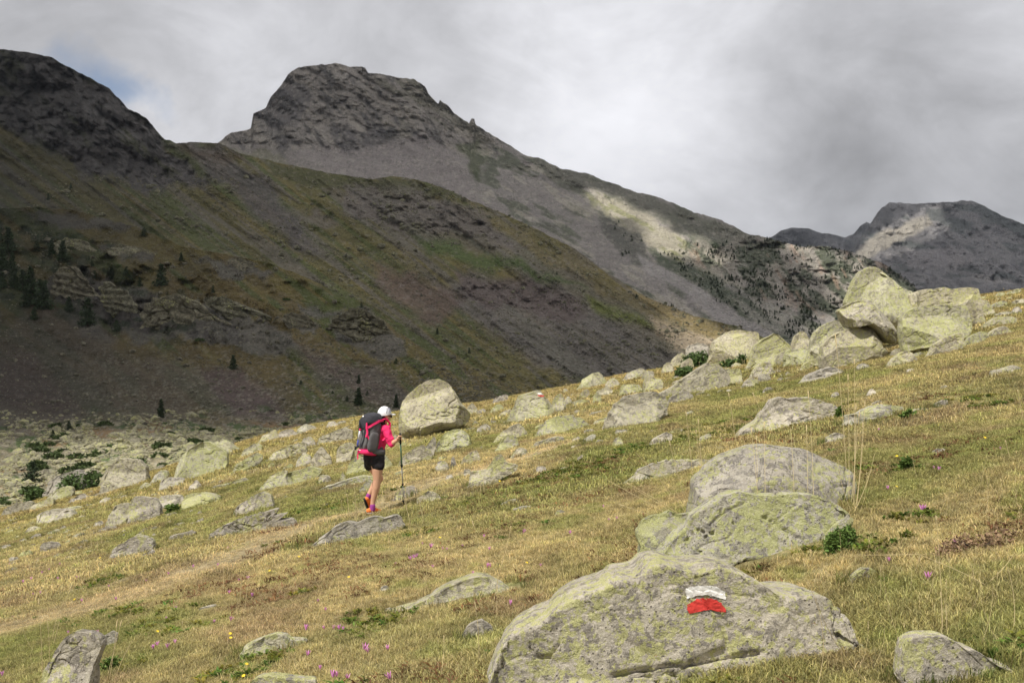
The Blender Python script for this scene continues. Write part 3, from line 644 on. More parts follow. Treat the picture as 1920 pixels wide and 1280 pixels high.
_ICO = {}
def ico(n):
    if n not in _ICO:
        bm = bmesh.new(); bmesh.ops.create_icosphere(bm, subdivisions=n, radius=1)
        V = np.array([v.co[:] for v in bm.verts]); F = np.array([[v.index for v in f.verts] for f in bm.faces]); bm.free(); _ICO[n] = (V, F)
    return _ICO[n]
def rock_mesh(name, outline, y0, D, sub, seed, rough=.05, planes=12, mat='n', sq=.68, strata=0.0, tex=1.0, lean=.35, full=True, dents=None, jag=1.0):
    """outline: photo-pixel polygon of the visible shape, given real size at distance y0; D: half its depth in metres."""
    rg = np.random.default_rng(seed)
    P = np.array(outline, float)
    X = (P[:, 0]-960)/FP*y0; Z = (640-P[:, 1])/FP*y0
    cx, cz = (X.min()+X.max())/2, (Z.min()+Z.max())/2
    Wd, Hd = X.max()-X.min(), Z.max()-Z.min()
    # dense radius table round the centre
    Xd = np.concatenate([np.linspace(X[i], X[(i+1) % len(X)], 24, endpoint=False) for i in range(len(X))]); Zd = np.concatenate([np.linspace(Z[i], Z[(i+1) % len(X)], 24, endpoint=False) for i in range(len(X))])
    th = np.arctan2((Zd-cz)/Hd, (Xd-cx)/Wd); rr = np.hypot((Zd-cz)/Hd, (Xd-cx)/Wd); o = np.argsort(th); th, rr = th[o], rr[o]
    tb = np.linspace(-np.pi, np.pi, 361); jt = rg.normal(size=26)*.022; jt[-1] = jt[0]; rb = np.interp(tb, th, rr, period=2*np.pi)*(1+(jag*np.interp(tb, np.linspace(-np.pi, np.pi, 26), jt))); k = np.array([1, 2, 3, 2, 1])/9; rs = np.convolve(np.concatenate([rb[-3:-1], rb, rb[1:3]]), k, 'valid')
    N, F = ico(sub)
    a = np.arctan2(N[:, 2], N[:, 0]); rho = np.hypot(N[:, 0], N[:, 2])
    r = np.interp(a, tb, rs)
    q = np.abs(rho)**sq
    V = np.stack([np.cos(a)*r*q*Wd, np.sign(N[:, 1])*np.abs(N[:, 1])**sq*D, np.sin(a)*r*q*Hd], -1)
    S = (Wd*Hd*D*2)**(1/3)
    off = rg.uniform(0, 90, 3)
    if full: V[:, :2] *= (1+.2*sstep(0, -.75, N[:, 2]))[:, None]
    nn = V/np.array((Wd/2, D, Hd/2))**2; nn /= np.maximum(np.linalg.norm(nn, axis=1, keepdims=True), 1e-6)
    Q = V/S+off
    Sm = min(S, Hd*1.1)
    # broken faces: flats struck off round random points of the surface
    V[:, 1] += .25*D*sstep(0, .6, N[:, 1]); Yo = V[:, 1].copy(); pool = np.where((N[:, 2] > -.3) & (N[:, 1] < -.25))[0]
    for i in range(planes):
        c = int(rg.choice(pool)); n = nn[c]+rg.normal(size=3)*.30+np.array((0, 0, .22)); n /= np.linalg.norm(n)
        if n[1] > -.42: n[1] = -.42; n /= np.linalg.norm(n)
        cut = min(Sm, D*1.4)*rg.uniform(.02, .115); R = Sm*rg.uniform(.6, 1.3)
        ex = np.maximum((V-V[c])@n+cut, 0)/-n[1]; w = sstep(R*1.4, R, np.linalg.norm((V-V[c])*np.array((1, .4, 1)), axis=1))
        V[:, 1] = np.minimum(V[:, 1]+ex*w, np.maximum(V[:, 1], .12*D))
    V[:, 1] += lean*(V[:, 2]/max(Hd, .01))*D
    kk = (y0+V[:, 1])/(y0+Yo); V[:, 0] = (V[:, 0]+cx)*kk-cx; V[:, 2] = (V[:, 2]+cz)*kk-cz      # the traced outline holds at each point's own distance
    if dents:
        px = (V[:, 0]+cx)/(V[:, 1]+y0)*FP+960; py = 640-(V[:, 2]+cz)/(V[:, 1]+y0)*FP
        for pts, wd, dp in dents:
            if len(pts) == 1: pts = [pts[0], (pts[0][0]+.5, pts[0][1])]
            k = sstep(wd, wd*.25, sd_line(px+2*n2(px/6, py/6, 2), py+2*n2(px/6, py/6, 4), pts))*(N[:, 1] < .3); V -= nn*(k*dp)[:, None]
    d = fbm3(Q[:, 0]*1.5, Q[:, 1]*1.5, Q[:, 2]*1.5, 6, seed % 97, .6)*1.3
    st = fbm3(Q[:, 0]*1.1+31, Q[:, 1]*1.1, Q[:, 2]*1.9+Q[:, 0]*.7, 3, seed % 53)*6; fr = st-np.floor(st); d = d+.12*(np.floor(st)+sstep(.42, .58, fr))
    cr = np.abs(fbm3(Q[:, 0]*1.9+5, Q[:, 1]*1.9, Q[:, 2]*2.6+Q[:, 0]*.6, 3, seed % 89+3)); d = d-1.1*np.clip(1-cr/.035, 0, 1)*sstep(-.05, .2, n3(Q[:, 0]*1.3, Q[:, 1]*1.3, Q[:, 2]*1.3, seed % 31))
    cr = np.abs(n3(Q[:, 0]*3.3+5, Q[:, 1]*3.3, Q[:, 2]*4.6-Q[:, 0]*1.6, seed % 83+3)); d = d-.45*np.clip(1-cr/.05, 0, 1)
    if strata: d = d+strata*np.abs(((Q[:, 2]*5+Q[:, 0]*1.2+1.2*fbm3(Q[:, 0], Q[:, 1], Q[:, 2], 3, 5)) % 1)-.5)*3
    V = V+nn*(d*rough*(S*Sm)**.5)[:, None]
    V[:, 0] += 0; base = V[:, 2].min()
    me = mesh_np(name, V, F, MR[mat], sub > 6)
    return me, (cx, y0, cz), Wd, Hd

TPL = {
 'dome': [(0, .12), (.06, .45), (.22, .8), (.45, 1), (.66, .98), (.85, .75), (.97, .45), (1, .2), (.8, .04), (.2, 0)],
 'wedge': [(0, .0), (.10, .28), (.33, .62), (.6, .92), (.78, 1), (.93, .86), (1, .55), (.95, .32), (.6, .12), (.2, -.02)],
 'wedl': [(0, .25), (.04, .6), (.16, .92), (.3, 1), (.5, .85), (.75, .62), (.95, .42), (1, .3), (.8, .12), (.2, .0)],
 'block': [(0, .2), (.03, .66), (.14, .93), (.5, 1), (.84, .95), (.98, .68), (1, .3), (.84, .1), (.2, 0)],
 'slab': [(0, .0), (.08, .28), (.3, .55), (.6, .84), (.85, 1), (1, .9), (.97, .6), (.72, .36), (.4, .1), (.15, -.03)],
 'peak': [(0, .1), (.15, .45), (.35, .85), (.48, 1), (.6, .9), (.8, .55), (.97, .3), (1, .15), (.7, .02), (.2, 0)],
 'flat': [(0, .2), (.1, .55), (.4, .85), (.75, 1), (.97, .8), (1, .5), (.8, .2), (.3, 0)],
}
FOOT = []      # footprints, so that turf does not grow through stone
ROCKS = []
def put_rock(outline, base_py, label, D=.42, sub=5, seed=0, deep=.42, name='boulder', cat='boulder', group=None, y0=None, dz=0.0, **kw):
    P = np.array(outline, float); x0, x1 = P[:, 0].min(), P[:, 0].max(); t, b = P[:, 1].min(), P[:, 1].max()
    cxp = (x0+x1)/2
    hx, hy, hz = hit(cxp, base_py)
    Wm = (x1-x0)/FP*hy; Dm = D*Wm
    y = (hy+Dm*.75) if y0 is None else y0
    h = b-t; low = P[:, 1] > t+.62*h
    P[low, 1] += deep*h
    me, loc, Wd, Hd = rock_mesh(name, P, y, Dm, sub, seed, **kw)
    o = link(name, me, None, loc); tag(o, label, cat, group)
    Vw = np.empty(len(me.vertices)*3, np.float32); me.vertices.foreach_get('co', Vw); Vw = Vw.reshape(-1, 3)+np.array(loc)
    nr = np.abs(Vw[:, 2]-meadow(Vw[:, 0], Vw[:, 1])) < max(.05, .08*Wd); q = Vw[nr] if nr.sum() > 6 else Vw
    FOOT.append((float(q[:, 0].min()+q[:, 0].max())/2, float(q[:, 1].min()+q[:, 1].max())/2, float(np.ptp(q[:, 0]))*.47, float(np.ptp(q[:, 1]))*.47)); ROCKS.append(o)
    return o
def box_rock(x0, x1, yt, yb, tpl, label, mat='k', D=.42, sub=None, **kw):
    sd = int(x0*7+yb*13) % 9973; rg = np.random.default_rng(sd); w, h = x1-x0, yb-yt
    pts = [(x0+w*(u+rg.normal()*.022), yb-h*(v+rg.normal()*.035)) for u, v in TPL[tpl]]
    if sub is None: sub = 4 if w < 16 else 5 if w < 60 else 6
    small = w < 34
    base = yb-min(.10*w, .35*h)
    return put_rock(pts, base, label, D=D, sub=sub, seed=sd, mat=mat, name='stone' if small else 'boulder', cat='stone' if small else 'boulder', **kw)

# ------------------------------------------------------------------ the large stones, traced one by one
BLAZE = put_rock([(905, 1300), (913, 1280), (922, 1255), (937, 1219), (960, 1200), (985, 1188), (1008, 1180), (1027, 1172), (1045, 1152), (1066, 1137), (1087, 1129), (1110, 1125), (1132, 1117), (1145, 1106), (1159, 1098), (1185, 1097), (1207, 1094), (1216, 1078), (1230, 1069), (1248, 1068), (1268, 1073),
                   (1290, 1080), (1318, 1076), (1350, 1074), (1378, 1080), (1406, 1091), (1425, 1101), (1440, 1110), (1458, 1124), (1477, 1131), (1510, 1129), (1556, 1127), (1563, 1140), (1575, 1181), (1590, 1200), (1606, 1215), (1622, 1260), (1635, 1310), (1650, 1480), (1300, 1500), (900, 1480)],
                  1280, 'big foreground boulder with a white and red trail mark painted on top', y0=5.05, D=.32, sub=7, seed=505, deep=0, jag=.3, rough=.034, planes=12, mat='h', sq=.6, lean=.34, full=False,
                  dents=[([(1150, 1266), (1200, 1253), (1240, 1247), (1290, 1244), (1340, 1233), (1425, 1221)], 6, .05), ([(1165, 1270), (1240, 1262), (1330, 1266)], 4, .03), ([(982, 1196), (988, 1214), (1008, 1230), (1030, 1222), (1044, 1205)], 5, .04), ([(995, 1232), (1003, 1262), (998, 1282)], 4, .03),
                  ([(1160, 1140), (1178, 1146)], 5, .03), ([(1477, 1128), (1440, 1150), (1400, 1190)], 7, .02), ([(1560, 1140), (1570, 1190), (1590, 1260)], 6, .03), ([(1216, 1085), (1190, 1110), (1150, 1130), (1100, 1150)], 5, .015)]+[([(x, y)], w, .05) for x, y, w in ((1206, 1256, 8), (1248, 1259, 7), (1233, 1274, 9), (1182, 1276, 6), (1272, 1270, 6), (1176, 1262, 4), (1300, 1262, 4), (1418, 1118, 7))])
FOOT[-1] = (FOOT[-1][0], FOOT[-1][1]+.3, FOOT[-1][2]*.92, FOOT[-1][3]*.6)
TWIN_UP = put_rock([(1289, 985), (1300, 927), (1305, 897), (1322, 877), (1355, 855), (1385, 844), (1410, 835), (1435, 832), (1472, 836), (1510, 845), (1547, 857), (1580, 870), (1592, 880), (1598, 900), (1593, 925), (1586, 950), (1575, 990), (1450, 1030), (1300, 1030)],
                  975, 'rounded grey boulder with a smooth dome top, behind the rumpled lichen boulder', y0=8.9, D=.30, sub=7, seed=519, deep=0, rough=.022, planes=8, mat='h', sq=.62, lean=.35, full=False, dents=[([(1330, 935), (1345, 926), (1352, 919), (1366, 917)], 5, .03), ([(1300, 900), (1330, 880), (1350, 872)], 3, .015), ([(1586, 880), (1590, 910), (1580, 940)], 4, .02)])
TWIN_LO = put_rock([(1212, 1070), (1225, 1045), (1255, 1020), (1280, 1000), (1300, 970), (1330, 950), (1360, 932), (1385, 925), (1422, 930), (1472, 929), (1535, 930), (1560, 940), (1580, 955), (1594, 970), (1572, 984), (1556, 1002), (1546, 1022), (1520, 1042), (1496, 1062), (1482, 1100), (1360, 1120), (1225, 1110)],
                  1060, 'rumpled grey boulder with yellow-green lichen and brown pits, directly behind the trail-mark boulder', y0=7.5, D=.26, sub=7, seed=523, deep=0, rough=.030, planes=9, mat='h', sq=.6, lean=.55, full=False,
                  dents=[([(1380, 1066), (1400, 1058), (1430, 1060), (1462, 1052)], 7, .10), ([(1310, 1070), (1345, 1066), (1372, 1076)], 5, .06), ([(1430, 968), (1446, 974), (1470, 990), (1500, 1010)], 4, .02), ([(1400, 940), (1380, 950), (1350, 965), (1330, 985)], 4, .02)]+[([(x, y)], 4.5, .035) for x, y in ((1309, 992), (1317, 995), (1334, 998), (1297, 998), (1286, 1010), (1350, 957), (1376, 980), (1438, 967), (1446, 976), (1475, 992), (1322, 1006), (1312, 1035), (1306, 1040), (1490, 1008))])
TWIN_LEFT = put_rock([(1191, 995), (1205, 975), (1222, 966), (1255, 959), (1300, 962), (1330, 985), (1320, 1020), (1270, 1050), (1220, 1085), (1200, 1075), (1195, 1020)],
                  1052, 'smaller yellow-lichened block leaning on the left side of the rumpled boulder', y0=8.2, D=.28, sub=6, seed=531, deep=0, rough=.022, planes=6, mat='y', sq=.6, lean=.4, full=False)
put_rock([(1698, 1262), (1700, 1232), (1708, 1210), (1722, 1200), (1735, 1195), (1772, 1192), (1800, 1203), (1808, 1214), (1830, 1218), (1852, 1230), (1875, 1248), (1905, 1260), (1935, 1285), (1980, 1320), (1990, 1420), (1700, 1420)],
                  1290, 'pale granite boulder cut off by the bottom right corner of the picture', y0=4.5, D=.34, sub=6, seed=541, deep=0, rough=.035, planes=9, mat='h', lean=.3)
put_rock([(86, 1262), (92, 1245), (100, 1232), (113, 1212), (125, 1195), (137, 1186), (160, 1190), (180, 1202), (186, 1214), (181, 1232), (172, 1250), (160, 1275), (150, 1300), (90, 1300)],
                  1282, 'upright pale grey block with a yellow lichen streak, near the bottom left corner', y0=6.55, D=.42, sub=6, seed=551, deep=.25, rough=.04, planes=8, mat='n', sq=.62)
put_rock([(172, 1232), (180, 1208), (195, 1192), (210, 1183), (219, 1187), (218, 1200), (205, 1215), (190, 1232)], 1214, 'thin tilted rock leaning behind the upright block at bottom left', D=.30, sub=5, seed=553, rough=.05, mat='n')
put_rock([(438, 1238), (446, 1222), (460, 1211), (473, 1204), (493, 1196), (514, 1190), (531, 1194), (542, 1201), (575, 1203), (568, 1212), (540, 1222), (510, 1232), (480, 1240)],
                  1228, 'low pale stone with a tapering right tip, in short turf left of the bottom centre', D=.30, sub=6, seed=557, deep=.3, rough=.03, mat='k')
put_rock([(712, 1140), (750, 1134), (780, 1127), (808, 1116), (840, 1100), (867, 1089), (896, 1081), (919, 1083), (937, 1096), (960, 1107), (1018, 1110), (1022, 1116), (985, 1124), (930, 1132), (860, 1140), (780, 1147)],
                  1134, 'long flat pale outcrop with one hump, in the turf left of the trail-mark boulder', D=.22, sub=6, seed=559, deep=.3, rough=.02, planes=11, mat='k')
put_rock([(858, 1205), (866, 1190), (876, 1175), (890, 1165), (903, 1162), (918, 1170), (926, 1180), (922, 1194), (905, 1204), (880, 1210)], 1202, 'small rounded speckled stone half buried below the long flat outcrop', D=.42, sub=5, seed=561, rough=.05, mat='n', name='stone', cat='stone')
put_rock([(464, 1284), (480, 1272), (500, 1269), (540, 1274), (590, 1276), (600, 1300), (470, 1310)], 1300, 'greenish rock top just showing at the bottom edge of the picture', D=.3, sub=5, seed=563, rough=.03, mat='y', y0=6.05)
put_rock([(1582, 1103), (1590, 1092), (1600, 1082), (1612, 1070), (1622, 1064), (1636, 1065), (1648, 1074), (1647, 1086), (1630, 1098), (1605, 1106)], 1096, 'little pointed stone with bright yellow-green lichen, in grass right of the rumpled boulder', D=.42, sub=5, seed=565, rough=.05, mat='y', name='stone', cat='stone')
put_rock([(1174, 905), (1180, 893), (1195, 882), (1215, 873), (1250, 862), (1285, 860), (1320, 860), (1348, 862), (1348, 874), (1310, 882), (1262, 888), (1230, 897), (1190, 908)],
                  893, 'low elongated slab of pale stone left of the smooth dome boulder', D=.22, sub=6, seed=567, deep=.3, rough=.035, mat='n')
put_rock([(1396, 812), (1407, 790), (1430, 775), (1450, 747), (1465, 742), (1480, 746), (1512, 748), (1535, 750), (1556, 758), (1572, 770), (1560, 786), (1533, 796), (1500, 800), (1455, 810), (1412, 816)],
                  804, 'broad rugged boulder alone in the open turf above the smooth dome boulder', D=.34, sub=6, seed=569, deep=.2, rough=.06, planes=10, mat='n')
put_rock([(1584, 793), (1586, 780), (1610, 775), (1635, 762), (1660, 759), (1694, 761), (1692, 770), (1672, 782), (1655, 790), (1640, 797), (1600, 798)], 790, 'flat weathered slab in the turf at right, first of a broken row', D=.28, sub=6, seed=571, rough=.035, mat='n', strata=.25)
BIG = put_rock([(748, 800), (749, 777), (757, 753), (771, 737), (789, 720), (807, 711), (824, 710), (840, 717), (853, 733), (867, 755), (875, 765), (883, 777), (878, 789), (864, 800), (850, 803), (830, 806), (812, 813), (787, 823), (763, 820), (752, 814)],
                  816, 'largest free-standing boulder, tall and pale, directly beyond the hiker', D=.40, sub=6, seed=573, deep=.02, jag=.3, rough=.03, planes=6, mat='k', sq=.85, lean=-.15, full=False)
put_rock([(955, 790), (960, 768), (972, 742), (988, 737), (1012, 731), (1022, 742), (1034, 757), (1042, 772), (1040, 780), (1020, 783), (1000, 787), (975, 793)],
                  786, 'tent-shaped boulder with a small red and white mark near its top', D=.40, sub=6, seed=575, deep=.15, rough=.035, planes=8, mat='k', sq=.65)
put_rock([(1142, 800), (1142, 776), (1150, 760), (1170, 745), (1195, 738), (1225, 735), (1246, 740), (1252, 755), (1249, 775), (1222, 786), (1200, 798), (1165, 803)],
                  796, 'blocky boulder split by slanting layered cracks, below the long row of boulders', D=.38, sub=6, seed=577, deep=.12, rough=.035, planes=11, mat='k', strata=.55, sq=.65)
put_rock([(1005, 815), (1010, 800), (1025, 788), (1045, 781), (1070, 779), (1092, 785), (1108, 800), (1105, 809), (1080, 811), (1050, 816), (1020, 818)], 812, 'low rounded whaleback rock between the tent-shaped boulder and the layered one', D=.36, sub=6, seed=579, rough=.025, mat='y')
put_rock([(870, 922), (874, 898), (885, 886), (912, 880), (930, 855), (940, 851), (952, 868), (972, 872), (966, 884), (940, 895), (912, 908), (880, 924)], 910, 'fin-shaped rock with a raised horn, in the turf right of the hiker', D=.28, sub=6, seed=581, rough=.04, mat='k')
put_rock([(553, 1037), (575, 1022), (600, 1008), (625, 990), (650, 980), (668, 982), (690, 972), (705, 968), (722, 972), (738, 964), (750, 968), (761, 984), (745, 995), (720, 1005), (690, 1016), (668, 1025), (640, 1025), (600, 1033)],
                  1016, 'long ragged rock lying in the turf just below the hiker', D=.20, sub=6, seed=583, deep=.3, rough=.05, planes=8, mat='n')
put_rock([(383, 1028), (384, 1010), (395, 998), (420, 984), (450, 972), (490, 960), (518, 955), (535, 960), (548, 972), (520, 980), (470, 992), (440, 1003), (410, 1022), (392, 1030)],
                  1002, 'long leaning slab with a dark split at its left end, beside the path', D=.24, sub=6, seed=585, deep=.25, rough=.04, planes=8, mat='n', strata=.4)
# the great pile on the right skyline
PILE_Y = hit(1700, 690)[1]
put_rock([(1589, 567), (1596, 545), (1607, 521), (1619, 508), (1635, 500), (1645, 506), (1659, 517), (1678, 535), (1698, 545), (1712, 553), (1726, 575), (1724, 605), (1700, 622), (1672, 625), (1640, 615), (1600, 590)],
                  650, 'tall cone-shaped boulder, the highest of the great pile on the right', y0=30, D=.36, sub=6, seed=601, deep=0, rough=.035, planes=10, mat='k', lean=.2)
put_rock([(1576, 583), (1583, 570), (1600, 564), (1619, 562), (1637, 577), (1653, 592), (1669, 611), (1680, 632), (1670, 643), (1652, 640), (1639, 622), (1621, 608), (1603, 613), (1589, 616), (1580, 600)],
                  640, 'brown overhanging block with a dark hollow under it, at the foot of the cone-shaped boulder', y0=27.0, D=.30, sub=6, seed=603, deep=0, rough=.055, planes=8, mat='n', lean=-.55, full=False)
put_rock([(1706, 552), (1730, 545), (1762, 539), (1785, 543), (1809, 540), (1826, 542), (1831, 552), (1834, 580), (1830, 610), (1740, 620), (1708, 600)],
                  640, 'smooth pale boulder with a squared right end, behind the cracked block of the great pile', y0=29.5, D=.34, sub=6, seed=605, deep=0, rough=.02, planes=9, mat='k', sq=.6)
put_rock([(1689, 615), (1694, 598), (1702, 583), (1716, 575), (1740, 573), (1803, 573), (1812, 590), (1815, 612), (1805, 632), (1780, 640), (1755, 648), (1725, 650), (1698, 657), (1692, 640)],
                  664, 'massive cracked block in front of the great pile, dark gap below its left edge', y0=25.2, D=.34, sub=6, seed=607, deep=.02, rough=.035, planes=8, mat='k', sq=.6, strata=.25, full=False)
put_rock([(1735, 664), (1752, 645), (1775, 632), (1802, 622), (1806, 640), (1795, 655), (1775, 668), (1745, 672)], 664, 'tapering rock wedged under the right part of the cracked block', D=.3, sub=5, seed=609, rough=.04, mat='k')
put_rock([(1543, 685), (1541, 668), (1545, 650), (1556, 632), (1575, 620), (1600, 613), (1622, 612), (1636, 622), (1650, 640), (1660, 660), (1656, 674), (1630, 680), (1600, 686), (1560, 692)],
                  684, 'big rounded boulder in front of the great pile, hollowed dark at its lower left', D=.40, sub=6, seed=611, deep=.05, rough=.03, planes=10, mat='k', sq=.7, lean=-.25, full=False)
put_rock([(1521, 655), (1523, 636), (1532, 620), (1550, 606), (1572, 599), (1590, 602), (1588, 625), (1562, 650), (1540, 662)], 668, 'pale slab boulder tilted up behind the rounded hollowed boulder', y0=29, D=.36, sub=5, seed=613, rough=.025, mat='k', sq=.6)
put_rock([(1330, 678), (1330, 655), (1337, 640), (1352, 628), (1375, 620), (1400, 619), (1420, 626), (1427, 645), (1415, 662), (1395, 674), (1370, 682), (1345, 684)], 680, 'large rounded boulder with a small notch on top, left end of the skyline row', D=.42, sub=6, seed=615, rough=.025, planes=9, mat='k', sq=.7)
put_rock([(1400, 692), (1402, 668), (1415, 650), (1430, 634), (1452, 623), (1470, 635), (1482, 652), (1478, 675), (1450, 690), (1420, 695)], 688, 'yellow-lichened peaked boulder on the skyline, right of the notched one', D=.40, sub=6, seed=617, rough=.045, planes=9, mat='y')
put_rock([(1240, 749), (1246, 730), (1275, 715), (1300, 697), (1325, 682), (1345, 683), (1362, 695), (1368, 712), (1352, 728), (1320, 738), (1280, 742), (1255, 750)], 738, 'long slab boulder tilted up to the right, shaded underside at its left end', D=.30, sub=6, seed=619, deep=.12, rough=.035, mat='k')
put_rock([(330, 895), (334, 870), (345, 852), (360, 838), (378, 827), (392, 828), (408, 838), (424, 850), (426, 866), (414, 882), (395, 896), (360, 902)], 893, 'big smooth boulder at left with a cap rock on its right shoulder', D=.42, sub=6, seed=621, rough=.025, planes=9, mat='k', sq=.72)
put_rock([(195, 915), (194, 893), (205, 875), (222, 862), (238, 858), (258, 864), (272, 878), (276, 898), (262, 912), (235, 920), (210, 923)], 914, 'round boulder with a broken flaky left side, at the left edge of the meadow', D=.44, sub=6, seed=623, rough=.045, planes=11, mat='k')

